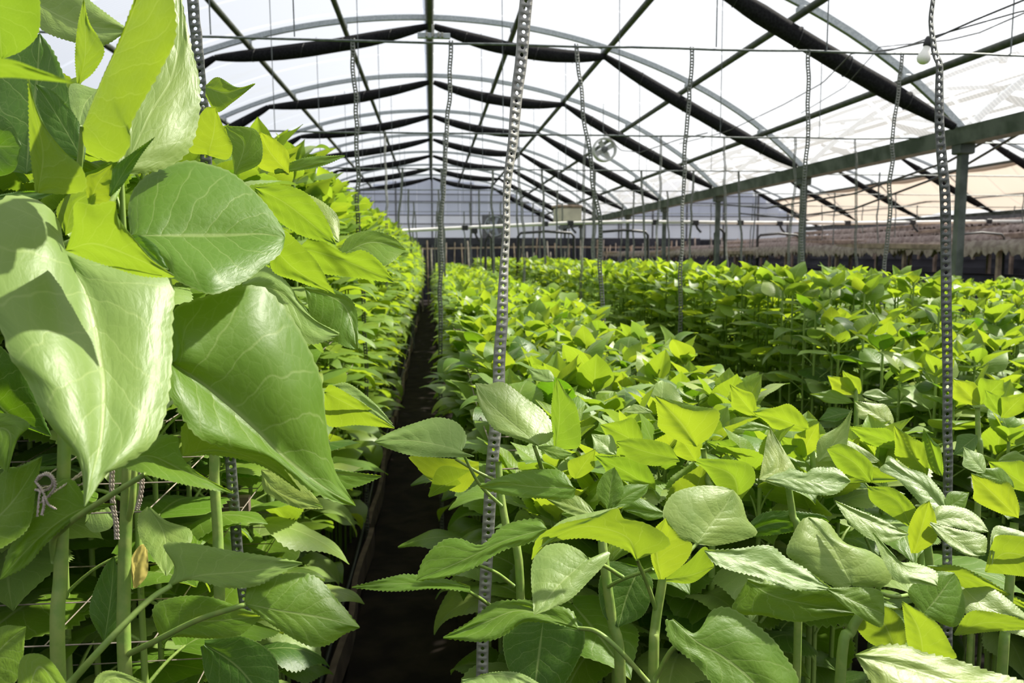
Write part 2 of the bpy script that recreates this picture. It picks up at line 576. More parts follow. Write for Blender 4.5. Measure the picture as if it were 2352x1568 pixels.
# rolled black shade nets hung under the hoops
def net_roll(p0, p1, sag, label, group, rad=0.072):
    n = 22
    pts, sc = [], []
    for i in range(n + 1):
        t = i / n
        p = Vector(p0).lerp(Vector(p1), t)
        p.z -= sag * 4 * t * (1 - t)
        pts.append(p)
        sc.append(0.45 + 0.65 * (1 - abs(2 * t - 1) ** 3) + 0.10 * noise.noise(Vector((t * 9, p0[1], p0[0]))))
    g = MB()
    g.tube(pts, rad, 9, sc)
    t_ = tag(g.build('black_net_roll', M['black'], smooth=True), label, 'shade net', group)
    for i in (4, 9, 13, 18):
        q = pts[i]
        rr_ = rad * sc[i] + .004
        g = MB()
        g.tube([(q.x + rr_ * math.cos(a) * .3, q.y + rr_ * math.sin(a), q.z + rr_ * math.cos(a)) for a in np.linspace(0, 2 * math.pi, 10)[:-1]], 0.004, 4, closed=True, up=(1, 0, 0))
        g.build('tie', M['rubber'], t_)


for bx, bname in BAYS:
    for k, y in enumerate(HY):
        if k == 0: continue
        yy = y - 0.06
        zz = hoop_z(2.0) - 0.12
        o = ORD[k]
        gname = 'rolled black nets of the ' + bname
        if bx == 0:
            net_roll((bx - 0.02, yy, RIDGE - 0.11), (bx - 2.35, yy, hoop_z(2.35) - .12), 0.06, 'black net roll left of the ridge under the %s hoop' % o, gname)
            net_roll((bx - 2.35, yy, hoop_z(2.35) - .12), (bx - 4.3, yy, hoop_z(4.3) - 0.12), 0.02, 'black net roll falling to the left gutter under the %s hoop' % o, gname)
        net_roll((bx + 0.05, yy, RIDGE - 0.11), (bx + 2.0, yy, zz), 0.10, '%s, black net roll right of the ridge under the %s hoop' % (bname, o), gname)
        net_roll((bx + 2.0, yy, zz), (bx + 4.32, yy, hoop_z(4.32) - 0.10), 0.03, '%s, black net roll falling to the right gutter under the %s hoop' % (bname, o), gname)

# ------------------------------------------------------------------ end wall
back = MB()
back.box((4.45, BACK + 0.35, 1.05), (30, 0.06, 2.1))
wall = tag(back.build('wall_back', M['dark_cloth']), 'far end wall of pale panels above black sheeting', kind='structure')
for bx, _ in BAYS:
    for i in range(-9, 9):
        x0, x1 = bx + i * 0.49, bx + (i + 1) * 0.49
        xm = abs((i + 0.5) * 0.49)
        zt = hoop_z(xm) - 0.02
        for z0, z1, mt in ((2.12, 2.9, 'panel_b'), (2.93, 3.36, 'panel'), (3.39, zt, 'panel')):
            z1 = min(z1, zt)
            if z1 - z0 < 0.1: continue
            g = MB()
            g.box(((x0 + x1) / 2, BACK + 0.1, (z0 + z1) / 2), (0.478, 0.03, z1 - z0))
            g.build('wall_panel', M[mt], wall, origin=(0, 0, 0))
    for z in (2.10, 2.62, 2.915, 3.375, 3.62):
        hw = math.sqrt(max(0.01, R_H ** 2 - (z - RIDGE + R_H) ** 2)) if z > 2.7 else 4.4
        g = MB(); g.bar([(bx - min(hw, 4.4), BACK, z), (bx + min(hw, 4.4), BACK, z)], 0.05, 0.035)
        tag(g.build('trim_9', M['frame']), 'dark rail of the end wall', kind='structure')
    for x in (-3.6, -2.4, -1.2, 0.02, 1.35, 2.6, 3.7):
        g = MB(); g.bar([(bx + x, BACK - 0.03, 0), (bx + x, BACK - 0.03, hoop_z(x) - 0.03)], 0.055, 0.055, (0, 1, 0))
        tag(g.build('trim_10', M['frame']), 'dark upright of the end wall', kind='structure')
wl_ = MB(); wl_.box((-4.75, 13, 1.2), (0.05, 32, 2.4))
tag(wl_.build('wall_left', M['dark_cloth']), 'dark netting wall on the left side', kind='structure')
wr_ = MB(); wr_.box((17.5, 13, 1.25), (0.05, 32, 2.5))
tag(wr_.build('wall_right', M['dark_cloth']), 'dark netting wall on the right side', kind='structure')

# exhaust fan in the end wall
e = empty('exhaust_fan', (2.15, BACK - 0.08, 2.55), 'square grey exhaust fan set in the pale end wall', 'fan')
g = MB(); g.box((2.15, BACK - 0.04, 2.55), (0.85, 0.10, 0.80)); g.build('housing', M['frame'], e)
g = MB(); g.tube([(2.15 + 0.34 * math.cos(a), BACK - 0.10, 2.55 + 0.34 * math.sin(a)) for a in np.linspace(0, 2 * math.pi, 25)[:-1]], 0.03, 6, closed=True, up=(0, 1, 0)); g.build('ring', M['galv'], e, True)
for q in range(5):
    a = q * 2 * math.pi / 5
    g = MB(); g.bar([(2.15 + 0.05 * math.cos(a), BACK - 0.11, 2.55 + 0.05 * math.sin(a)), (2.15 + 0.3 * math.cos(a), BACK - 0.11, 2.55 + 0.3 * math.sin(a))], 0.10, 0.012, (0.3, 1, 0)); g.build('blade', M['panel'], e)

# dark benches, battens and sticks before the end wall
g = MB(); g.box((3.6, 25.2, 1.97), (9.4, 0.06, 0.22))
tag(g.build('black_sheet_band', M['dark_cloth']), 'long band of blue black sheeting across the far end', 'sheet')
g = MB(); g.bar([(-1.5, 24.6, 1.72), (3, 24.6, 1.80), (9, 24.6, 1.78)], 0.04, 0.05)
tag(g.build('batten', M['batten']), 'thin tan batten across the far end below the black band', 'batten')
rr = random.Random(9)
for i in range(64):
    x = -0.6 + i * 0.155 + rr.uniform(-.06, .06)
    y = 24.0 + rr.uniform(-1.4, 0.5)
    top = 1.62 + rr.uniform(0, 0.45)
    g = MB(); g.tube([(x, y, 0), (x + rr.uniform(-.02, .02), y, 0.9), (x + rr.uniform(-.07, .07), y, top)], 0.012 + 0.012 * rr.random(), 6)
    tag(g.build('stake', M['stick' if rr.random() < .6 else 'batten']), 'thin stake before the dark far end, %s from the left' % ORD[i], 'stake', 'stakes at the far end')

# ------------------------------------------------------------------ cream curtain on the right bay
V, F = [], []
ny, nz_ = 90, 10
for j in range(ny + 1):
    y = 5.0 + (BACK - 5.2) * j / ny
    for i in range(nz_ + 1):
        t = i / nz_
        x = 12.1 + 1.15 * t
        z = 3.42 - 0.82 * t - 0.10 * math.sin(math.pi * t) + 0.035 * math.sin(y * 2.1 + t * 4) + 0.06 * math.sin(y * 0.7) * t
        x += 0.03 * math.sin(y * 3.3 + 5 * t)
        V.append((x, y, z))
F = [(j * (nz_ + 1) + i, j * (nz_ + 1) + i + 1, (j + 1) * (nz_ + 1) + i + 1, (j + 1) * (nz_ + 1) + i) for j in range(ny) for i in range(nz_)]
cu = tag(link('curtain', mesh_np('curtain', V, F, M['cloth'])), 'long cream shade curtain sagging along the right bay', 'curtain')
g = MB(); g.tube([(12.08, y, 3.45 + 0.03 * math.sin(y * 2.1)) for y in np.linspace(5, BACK - .2, 60)], 0.05, 8); g.build('rolled_hem', M['cloth'], cu, True, origin=(0, 0, 0))

# raised benches with tan root mats on the right
def bench(x, y0, y1, z, wd, label):
    t = empty('bench', (x, y0, 0), label, 'bench', 'raised benches on the right')
    g = MB()
    path = [(x + 0.04 * math.sin(y * 1.3), y, z + 0.03 * math.sin(y * 0.9 + x)) for y in np.linspace(y0, y1, 30)]
    g.bar(path, wd, 0.05)
    g.build('bench_top', M['batten'], t)
    r = random.Random(int(x * 10))
    V, F = [], []
    for side in (-1, 1):
        n = int((y1 - y0) * 30)
        for i in range(n + 1):
            y = y0 + (y1 - y0) * i / n
            d = 0.055 + 0.03 * noise.noise(Vector((x, y * 2.2, 1))) + r.uniform(-0.02, 0.055)
            xx = x + side * (wd / 2 + 0.012) + r.uniform(-.006, .006)
            V += [(xx - side * .03, y, z + 0.045 + r.uniform(0, .012)), (xx + side * 0.012, y, z - 0.01), (xx, y, z - d)]
        o = len(V) - 3 * (n + 1)
        for i in range(n):
            for q in (0, 1):
                F.append((o + i * 3 + q, o + i * 3 + q + 1, o + i * 3 + 4 + q, o + i * 3 + 3 + q))
    tag(link('root_mat', mesh_py('root_mat', [(a - x, b - y0, c) for a, b, c in V], F, M['fibre'], True), t), kind='stuff')
    g = MB()
    g.box((x, (y0 + y1) / 2, z / 2 - 0.1), (wd * 0.8, y1 - y0 - .1, z - 0.35))
    g.build('dark_fill', M['dark_cloth'], t)  # dark block added to stand in for the darkness under the bench top
    for i in range(int((y1 - y0) / 1.5)):
        for side in (-1, 1):
            g = MB(); g.bar([(x + side * wd * 0.44, y0 + 0.5 + i * 1.5, 0), (x + side * wd * 0.44, y0 + 0.5 + i * 1.5, z - 0.02)], 0.035, 0.035, (0, 1, 0)); g.build('leg', M['batten'], t)
    return t


bench(5.55, 6.5, 24, 1.60, 1.1, 'long low bench with tan root mat nearest the right posts')
bench(7.3, 7.2, 24, 1.74, 1.1, 'middle long bench with tan root mat behind the nearest bench')
bench(9.2, 7.6, 24, 1.93, 1.2, 'highest long bench with tan root mat before the cream curtain')
bench(11.4, 8.6, 24, 2.18, 1.2, 'rearmost long bench with tan mat under the cream curtain')
g = MB(); g.bar([(12.9, y, 2.42 + .02 * math.sin(y)) for y in np.linspace(6, 27, 20)], 0.1, 0.09)
tag(g.build('rail', M['frame']), 'dark rail running under the cream curtain', 'rail')

# dark slab things behind rail: stacked crates
sh = empty('storage_shelf', (14.6, 17.4, 0), 'dark shelf carrying plastic crates beyond the cream curtain', 'shelf')
g = MB(); g.box((14.6, 17.4, 2.17), (0.9, 15.2, 0.06)); g.build('shelf_board', M['frame'], sh)
for yy in np.linspace(10, 24.8, 6):
    for xx in (14.2, 15.0):
        g = MB(); g.bar([(xx, yy, -.03), (xx, yy, 2.15)], .05, .05, (0, 1, 0)); g.build('leg', M['frame'], sh)
for i in range(12):
    g = MB()
    yy = 10.5 + i * 1.25
    g.box((14.6, yy, 2.35), (0.7, 0.9, 0.28), 0.05 * (i % 3))
    for q in range(4): g.box((14.23, yy - .3 + q * .2, 2.35), (0.03, 0.06, 0.30))
    tag(g.build('crate', M['panel' if i % 3 else 'frame']), 'plastic crate on the shelf beyond the cream curtain, %s from the near end' % ORD[i], 'crate', 'crates beyond the curtain')

# ------------------------------------------------------------------ perforated straps
def strap_mesh(path, wd=0.0165, pitch=0.0112, hole=0.0031, twist=None, parent_loc=(0, 0, 0)):
    """flat steel band with real holes along a polyline; twist(t) in radians"""
    P = [np.array(p, float) for p in path]
    L = [0]
    for a, b in zip(P[:-1], P[1:]): L.append(L[-1] + np.linalg.norm(b - a))
    n = int(L[-1] / pitch)

    def pos(s):
        s = min(max(s, 0), L[-1])
        for i in range(len(P) - 1):
            if s <= L[i + 1] or i == len(P) - 2:
                t = (s - L[i]) / (L[i + 1] - L[i])
                p0 = P[max(i - 1, 0)]; p1 = P[i]; p2 = P[i + 1]; p3 = P[min(i + 2, len(P) - 1)]
                return 0.5 * (2 * p1 + (p2 - p0) * t + (2 * p0 - 5 * p1 + 4 * p2 - p3) * t * t + (3 * p1 - p0 - 3 * p2 + p3) * t ** 3)

    V, F = [], []
    loc = np.array(parent_loc)

    def frame(s):
        t = pos(s + 0.004) - pos(s - 0.004)
        t /= np.linalg.norm(t) + 1e-9
        side = np.cross(t, (0, 1, 0))
        side /= np.linalg.norm(side)
        nor = np.cross(side, t)
        a = twist(s / L[-1]) if twist else 0.0
        return pos(s), side * math.cos(a) + nor * math.sin(a)

    h = wd / 2
    V = []
    rows = []
    for i in range(2 * n + 1):                      # edge rows (3 vertices) and middle rows (2 vertices)
        p, sd_ = frame(i * pitch / 2)
        xs = (-h, 0, h) if i % 2 == 0 else (-h, h)
        rows.append([len(V) + q for q in range(len(xs))])
        V += [p + sd_ * x - loc for x in xs]
    for i in range(n):
        s0 = (i + .5) * pitch
        pc, sdc = frame(s0)
        t = pos(s0 + .002) - pos(s0 - .002)
        t /= np.linalg.norm(t) + 1e-9
        b = len(V)
        for k in range(8):
            a = math.radians(-135 + 45 * k)
            V.append(pc + sdc * hole * math.cos(a) + t * hole * math.sin(a) - loc)
        r0, r1, r2 = rows[2 * i], rows[2 * i + 1], rows[2 * i + 2]
        out = [r0[0], r0[1], r0[2], r1[1], r2[2], r2[1], r2[0], r1[0]]
        for k in range(8):
            k2 = (k + 1) % 8
            F.append((out[k], out[k2], b + 8 - 8 + k2, b + k))
    return mesh_np('perforated_strap', V, F, M['strap'], smooth=False)


def wav(pts, amp, n=26, seed=0):
    """resample a polyline and add small kinks"""
    P = [np.array(p, float) for p in pts]
    out = []
    seg = len(P) - 1
    for i in range(n + 1):
        t = i / n * seg
        k = min(int(t), seg - 1)
        p = P[k] + (P[k + 1] - P[k]) * (t - k)
        q = noise.noise(Vector((i * 0.55, seed, 0.5)))
        out.append(p + np.array([amp * q, amp * .6 * noise.noise(Vector((i * .5, seed, 7.5))), 0]))
    return out


def strap(pts, label, group, amp=0.004, tw=0.2, seed=0, thick=0.0012, face=lambda t: 0.0, mat='strap_dark', **kw):
    me = strap_mesh(wav(pts, amp, seed=seed), twist=lambda t: face(t) + tw * noise.noise(Vector((t * 4.0, seed, 3.3))) * 2, **kw)
    me.materials[0] = M[mat]
    o = link('perforated_strap', me)
    m = o.modifiers.new('thickness', 'SOLIDIFY')
    m.thickness = thick
    m.offset = 0
    tag(o, label, 'strap', group)
    return o


Y1 = 1.27
def pth(pix, Y): return [on_y(x, y, Y) for x, y in pix]


GS = 'perforated straps of the nearest row'
strap(pth([(1212, -60), (1203, 60), (1190, 190), (1178, 330), (1163, 430), (1163, 540), (1157, 650), (1150, 770), (1146, 880), (1128, 1110), (1112, 1400), (1104, 1700)], Y1),
      'bright perforated steel strap in the middle foreground, bent to the left', GS, 0.002, 0.25, 1, mat='strap', wd=0.0195, face=lambda t: 0.15 + 0.6 * math.exp(-((t - .30) / .13) ** 2))
strap(pth([(2150, -60), (2137, 60), (2147, 110), (2156, 150), (2157, 260), (2168, 420), (2170, 560), (2177, 750), (2175, 980), (2176, 1130), (2176, 1500), (2176, 1800)], Y1 + 0.02),
      'dark perforated steel strap at right in front of the tall bed', GS, 0.003, 0.2, 2, face=lambda t: 0.75 * math.exp(-(t / .13) ** 2) - .1)
strap(pth([(436, -60), (444, 40), (452, 110), (462, 190), (470, 300), (480, 480), (510, 800), (530, 1070), (545, 1240), (570, 1450), (590, 1700)], Y1 + 0.14),
      'dark perforated steel strap on the left, behind the tall plants', GS, 0.003, 0.2, 3, wd=0.018)
ROWS = [(4.17, 112), (7.15, 311), (10.0, 388), (13.1, 430), (16.2, 456), (19.3, 474)]
for ri, (Y, py) in enumerate(ROWS):
    zW = 2.55
    g = MB()
    g.tube([(x, Y, zW - 0.012 * math.sin((x + 4.4) / 8.8 * math.pi) + (0.01 * noise.noise(Vector((x * 2, Y, 0))))) for x in np.linspace(-4.35, 4.35, 40)], 0.006 if ri == 0 else 0.008, 6)
    tag(g.build('cross_wire', M['wire'], smooth=True), 'thin steel cross wire at gutter height, %s row from the camera' % ORD[ri + 1], 'wire', 'cross wires')
    g = MB()
    g.tube([(x, Y, zW - 0.03) for x in np.linspace(4.5, 13.2, 20)], 0.008, 5)
    tag(g.build('cross_wire', M['wire'], smooth=True), 'thin cross wire in the right bay, %s row from the camera' % ORD[ri + 1], 'wire', 'cross wires')
    rr = random.Random(50 + ri)
    xs = [-0.37, 0.10, 0.72, 1.31, 1.92, 2.42] if ri == 0 else [-0.37 + rr.uniform(-.03, .03), 0.12, 0.74, 1.33, 1.98, 2.55, 3.2, 3.75]
    lean = [0.03, -0.06, 0.15, -0.03, 0.02, -0.05] if ri == 0 else [rr.uniform(-.08, .08) for _ in xs]
    for si, x in enumerate(xs):
        zb = 0.05
        P = [(x, Y, zW), (x + lean[si] * .4 + rr.uniform(-.015, .015), Y, 2.1), (x + lean[si] * .7 + rr.uniform(-.02, .02), Y + .01, 1.7), (x + lean[si], Y, 1.2), (x + lean[si], Y, 0.05)]
        lab = '%s strap from the left in the %s row of hanging straps' % (ORD[si], ORD[ri + 1])
        if ri < 2:
            strap(P, lab, 'hanging straps of the %s row' % ORD[ri + 1], 0.012, 0.5, 10 * ri + si, wd=0.022, pitch=0.0145, hole=0.0043)
        else:
            g = MB()
            g.bar(wav(P, 0.02, 16, si + ri * 7), 0.026, 0.004, (0, 1, 0))
            tag(g.build('hanging_strap', M['strap_dark']), lab, 'strap', 'hanging straps of the %s row' % ORD[ri + 1])
    # thin wires from the roof down to the cross wire
    for hi, hx in enumerate([-1.05, -0.66, 1.42, 2.0, 3.0] if ri == 0 else [-1.3, -.6, .6, 1.6, 2.5, 3.4]):
        g = MB()
        g.tube([(hx, Y - .02, hoop_z(hx) - .05), (hx + .01, Y - .01, 3.1), (hx + 0.015, Y, zW)], 0.0035, 5)
        tag(g.build('hanger_wire', M['wire']), '%s thin hanger wire from the left above the %s cross wire' % (ORD[hi], ORD[ri + 1]), 'wire', 'hanger wires of the %s row' % ORD[ri + 1])
    if ri < 5:
        for hi, hx in enumerate([5.4, 6.5, 7.7, 8.8, 9.9, 11.0, 12.0]):
            g = MB()
            hx += rr.uniform(-.2, .2)
            g.tube(wav([(hx, Y, zW), (hx + rr.uniform(-.05, .05), Y, 1.9), (hx + rr.uniform(-.05, .05), Y, 0.6)], 0.03, 12, hi + ri), 0.010, 5)
            tag(g.build('hanging_rod', M['wire']), '%s thin rod from the left hanging in the right bay, %s row' % (ORD[hi], ORD[ri + 1]), 'rod', 'hanging rods of the right bay, %s row' % ORD[ri + 1])

# turnbuckle plate at the ridge
t = empty('wire_clamp', (0.02, 4.17, 2.57), 'grey clamp plate joining the nearest cross wire below the ridge', 'clamp')
g = MB(); g.box((0.02, 4.15, 2.565), (0.158, 0.02, 0.026)); g.build('plate', M['galv'], t)
g = MB()
for q in (-.035, -.006, .022, .04): g.box((0.02 + q, 4.135, 2.567), (0.010, 0.012, 0.022))
g.box((0.016, 4.14, 2.59), (0.012, 0.015, 0.05))
g.build('bolt', M['strap'], t)

# light bulb and its cables
bp = at(2126, 118, 3.4)
t = empty('light_bulb', tuple(bp), 'white light bulb in a black socket beside the right strap', 'bulb')
g = MB()
ax = Vector((-0.25, 0, -1)).normalized()
prof = [(0.0, 0.052), (0.012, 0.051), (0.022, 0.044), (0.027, 0.032), (0.026, 0.020), (0.018, 0.002), (0.013, -0.012), (0.013, -0.024)]
q = Vector((0, 0, 1)).rotation_difference(ax)
def lathe_ax(prof, c, k=16):
    V = []
    for r, z in prof:
        for i in range(k):
            a = 2 * math.pi * i / k
            V.append(tuple(Vector(c) + q @ Vector((r * math.cos(a), r * math.sin(a), z))))
    F = [(j * k + i, j * k + (i + 1) % k, (j + 1) * k + (i + 1) % k, (j + 1) * k + i) for j in range(len(prof) - 1) for i in range(k)]
    return V, F
g.add(*lathe_ax(prof, bp)); g.build('glass', M['bulb'], t, True)
g = MB(); g.add(*lathe_ax([(0.0, -0.062), (0.012, -0.06), (0.016, -0.05), (0.017, -0.022), (0.012, -0.018)], bp)); g.build('socket', M['rubber'], t, True)


def cable(pix, label, r=0.004, amp=0.0):
    P = [at(x, y, d) for x, y, d in pix]
    g = MB()
    g.tube(wav(P, amp, 30, len(label)), r, 6)
    tag(g.build('cable', M['cable'], smooth=True), label, 'cable', 'overhead cables')


cable([(2480, -60, 3.2), (2352, 0, 3.3), (2240, 46, 3.35), (2130, 95, 3.4), (2040, 116, 4.2), (1960, 122, 5.0)], 'upper black cable running to the bulb from the top right')
cable([(2480, 20, 3.2), (2352, 24, 3.3), (2150, 82, 3.4), (2070, 110, 4.2), (1955, 124, 5.2)], 'lower black cable passing beside the bulb', .003)
cable([(1955, 124, 5.2), (1890, 190, 6.0), (1800, 240, 7.0), (1670, 302, 8.0), (1560, 330, 9.0)], 'cable running from the bulb line down along the purlin')
cable([(2352, 30, 3.6), (2250, 75, 4.2), (2180, 92, 4.4), (2020, 108, 5.4), (1940, 200, 6.4), (1840, 260, 7.4)], 'slack cable crossing under the third right purlin', .003)
cable([(2480, 230, 6), (2352, 285, 6.6), (2270, 320, 7), (2180, 370, 8), (1960, 445, 10), (1760, 478, 12), (1640, 468, 14)], 'thick sagging cable below the right gutter', .012)
cable([(2480, 260, 6), (2352, 300, 6.6), (2200, 390, 8), (1960, 480, 10), (1800, 500, 12), (1700, 490, 13)], 'second sagging cable below the right gutter', .012)
cable([(1388, 302, 11.8), (1425, 345, 11.6), (1470, 350, 11), (1560, 320, 10), (1625, 305, 9)], 'thin grey cable hanging from the round fan', .006)

# round circulation fan
fp_ = on_y(1388, 344, 12.0)
t = empty('circulation_fan', tuple(fp_), 'round white circulation fan hanging under the roof', 'fan')
c = fp_
g = MB(); g.lathe([(0.150, -0.06), (0.172, -0.07), (0.176, 0.0), (0.172, 0.07), (0.150, 0.06), (0.150, -0.06)], c, 28, 'y'); g.build('ring', M['fanw'], t, True)
g = MB(); g.lathe([(0.0, -0.07), (0.045, -0.06), (0.05, 0.03), (0.0, 0.05)], c, 16, 'y'); g.build('motor', M['frame'], t, True)
for k in range(4):
    a = k * math.pi / 2 + 0.5
    g = MB(); g.bar([(c[0] + .045 * math.cos(a), c[1], c[2] + .045 * math.sin(a)), (c[0] + .14 * math.cos(a), c[1], c[2] + .14 * math.sin(a))], 0.07, 0.006, (0.35, 1, 0.2)); g.build('blade', M['fanw'], t)
g = MB()
for rr_ in (0.06, 0.10, 0.14):
    g.tube([(c[0] + rr_ * math.cos(a), c[1] - 0.075, c[2] + rr_ * math.sin(a)) for a in np.linspace(0, 2 * math.pi, 21)[:-1]], 0.002, 4, closed=True, up=(0, 1, 0))
for k in range(8):
    a = k * math.pi / 4
    g.tube([(c[0] + .02 * math.cos(a), c[1] - .075, c[2] + .02 * math.sin(a)), (c[0] + .165 * math.cos(a), c[1] - .07, c[2] + .165 * math.sin(a))], 0.002, 4)
g.build('guard', M['galv'], t)
g = MB(); g.tube([(c[0], c[1], c[2] + .17), (c[0] - .02, c[1], c[2] + .3), (c[0] - .02, c[1], hoop_z(c[0]) - .05)], 0.005, 5); g.build('hanger', M['wire'], t)

# beige heater box hung far back
hc = on_y(1303, 494, 17.5)
t = empty('heater_box', tuple(hc), 'beige metal heater box hanging at the far end', 'heater')
g = MB(); g.box(tuple(hc), (0.50, 0.42, 0.32), 0.12); g.build('casing', M['beige'], t)
g = MB(); g.box((hc[0] - .01, hc[1], hc[2] + 0.18), (0.54, 0.46, 0.05), 0.12); g.build('lid', M['batten'], t)
g = MB()
for s in (-.2, .2): g.tube([(hc[0] + s, hc[1], hc[2] + .2), (hc[0] + s, hc[1], hoop_z(hc[0] + s) + .03)], 0.006, 5)
g.build('hanger', M['wire'], t)

# white boom pipe with sprinkler clamps and black branch hoops
WY = 14.0
t = empty('boom_pipe', (4, WY, 2.0), 'long white horizontal water pipe crossing the greenhouse', 'pipe')
bp_ = [on_y(x, y, WY) for x, y in ((860, 533), (1000, 526), (1150, 519), (1300, 512), (1450, 509), (1700, 511), (1950, 512), (2200, 509), (2420, 508))]
g = MB(); g.tube(bp_, 0.028, 8); g.build('pipe', M['white'], t, True)
for i, (x, y) in enumerate(((1068, 523), (1090, 530), (1252, 514), (1310, 512), (1505, 510), (1597, 511), (1700, 511), (1790, 513), (1946, 512), (2095, 510), (2270, 508))):
    p = on_y(x, y, WY)
    g = MB(); g.box(tuple(p), (0.10, 0.075, 0.085))
    if i % 2: g.tube([tuple(p), (p[0] + .03, p[1] - .03, p[2] - .10), (p[0] + .09, p[1] - .05, p[2] - .17)], 0.02, 7)
    g.build('clamp', M['rubber'], t)
for i, (x0, x1, yt, yb) in enumerate(((1115, 1132, 540, 560), (1188, 1320, 535, 640), (1375, 1490, 532, 620), (1738, 1838, 540, 640), (2200, 2308, 538, 660), (1640, 1666, 528, 600))):
    yy = WY - (0.9 if i != 4 else 6.5)
    g = MB()
    P = [on_y(x0, yb, yy), on_y(x0 + 2, yt + 8, yy), on_y(x0 + 8, yt, yy), on_y((x0 + x1) / 2, yt - 4, yy), on_y(x1 - 8, yt, yy), on_y(x1 - 2, yt + 8, yy), on_y(x1 + 6, yb + 10, yy)]
    P = [(P[0][0], P[0][1], -0.02)] + P[:-1] + [(P[-1][0], P[-1][1], -0.02)]
    g.tube(P, 0.022 if i != 4 else .012, 7)
    tag(g.build('hose_hoop', M['rubber'], smooth=True), '%s black hose hoop from the left above the far crop' % ORD[i], 'hose', 'black hose hoops')

# support nets of string stretched through the beds
def net(x0, x1, y0, y1, z, step, label, r=0.0011):
    g = MB()
    n = int((x1 - x0) / step)
    for i in range(n + 1):
        x = x0 + (x1 - x0) * i / n
        g.tube([(x, y, z + 0.008 * math.sin(y * 5 + x)) for y in np.linspace(y0, y1, 24)], r, 4)
    for j in range(int((y1 - y0) / step)):
        y = y0 + j * step
        g.tube([(x, y, z + 0.008 * math.sin(y * 5 + x)) for x in np.linspace(x0, x1, 6)], r, 4)
    tag(g.build('support_net', M['string']), label, 'net', 'string support nets')


net(-1.15, -0.36, 1.05, 4, 1.19, 0.13, 'upper string support net through the left bed')
net(-1.15, -0.36, 1.05, 4, 1.02, 0.13, 'middle string support net through the left bed')
net(-1.15, -0.36, 1.05, 4, 0.86, 0.13, 'lowest string support net through the left bed')
net(0.12, 0.82, 1.5, 6, 1.10, 0.15, 'string support net through the low middle bed', .0016)
g = MB()
for k, (z, x) in enumerate(((1.02, -.9),)):
    g.bar([(-1.2, 1.62, z), (-0.36, 1.62, z)], 0.02, 0.03)
tag(g.build('crossbar', M['wood']), 'brown wooden crossbar inside the left bed', 'bar')


# ------------------------------------------------------------------ leaves
PROF_U = np.array([0, .03, .08, .15, .24, .34, .45, .57, .69, .80, .90, .96, 1.0])
PROF_W = np.array([.08, .42, .70, .88, .98, 1.0, .94, .80, .60, .38, .17, .07, 0.0])


def blade(nu, nv, rng, width=0.74, fold=0.12, bend0=0.3, bend1=-0.9, curl=0.10, wav_=0.03, pet=0.5, pet_ang=0.75, serr=0.0, pet_r=0.016, back=0.07, side=0.0, pseg=4, psec=5):
    """leaf with petiole in local frame, attached at the origin, growing along +X.
    blade length 1. returns V, F(quads), uv, n_petiole_faces"""
    # petiole
    V, uv, F = [], [], []
    p = np.array([0., 0., 0.])
    a = pet_ang
    pts = [p.copy()]
    for i in range(pseg):
        a2 = a + (bend0 - a) * (i / pseg) ** 1.5
        p = p + np.array([math.cos(a2), 0, math.sin(a2)]) * pet / pseg
        pts.append(p.copy())
    for i, c in enumerate(pts):
        for k in range(psec):
            an = 2 * math.pi * k / psec
            r = pet_r * (1.15 - 0.3 * i / pseg)
            V.append(c + np.array([-math.sin(a) * r * math.cos(an), r * math.sin(an), math.cos(a) * r * math.cos(an)]))
            uv.append((0.1, 0.5))
    for i in range(pseg):
        for k in range(psec):
            k2 = (k + 1) % psec
            F.append((i * psec + k, i * psec + k2, (i + 1) * psec + k2, (i + 1) * psec + k))
    npet = len(F)
    base = len(V)
    # blade centre line
    c = pts[-1].copy()
    cl, an_ = [], []
    us = np.linspace(0, 1, nu + 1) ** 0.9
    ang = bend0
    prev = 0
    ph = rng.uniform(0, 6)
    for i, u in enumerate(us):
        ang = bend0 + (bend1 - bend0) * (u ** 1.1)
        if i:
            c = c + np.array([math.cos(ang), side * u, math.sin(ang)]) * (u - prev)
        prev = u
        cl.append(c.copy()); an_.append(ang)
    hw = width / 2
    for i, u in enumerate(us):
        w_ = np.interp(u, PROF_U, PROF_W) * hw
        t = np.array([math.cos(an_[i]), side * u, math.sin(an_[i])])
        n = np.array([-math.sin(an_[i]), 0, math.cos(an_[i])])
        for j in range(-nv, nv + 1):
            v = j / nv
            av = abs(v)
            ww = w_
            if serr and av == 1 and 0.08 < u < 0.97:
                ww = w_ * (1 + serr * (1 if i % 2 else -1))
            off = t * (-back * av ** 2 * (1 - u) ** 5)
            z = fold * ww * av * 2 - curl * (ww * av) ** 2 * 4
            z += wav_ * math.sin(u * 11 + ph + 2 * np.sign(v)) * av ** 2 * (0.4 + 0.6 * (1 - u))
            z += 0.006 * math.sin((u - 0.3 * av) * 44) * av * (1 - av) * 4 * (1 if nu > 8 else 0)
            V.append(cl[i] + off + np.array([0, v * ww, 0]) + n * z)
            uv.append((u, 0.5 + 0.5 * v))
    m = 2 * nv + 1
    for i in range(nu):
        for j in range(m - 1):
            a0 = base + i * m + j
            F.append((a0, a0 + m, a0 + m + 1, a0 + 1))
    # winding so that the upper side is the front
    F = [f if k < npet else (f[3], f[2], f[1], f[0]) for k, f in enumerate(F)]
    V = np.array(V)
    f0 = F[npet + (nu // 3) * (m - 1) + nv]
    nn = np.cross(V[f0[1]] - V[f0[0]], V[f0[2]] - V[f0[0]])
    if nn[2] < 0: F = [f if k < npet else tuple(reversed(f)) for k, f in enumerate(F)]
    return V, np.array(F, np.int32), np.array(uv), npet


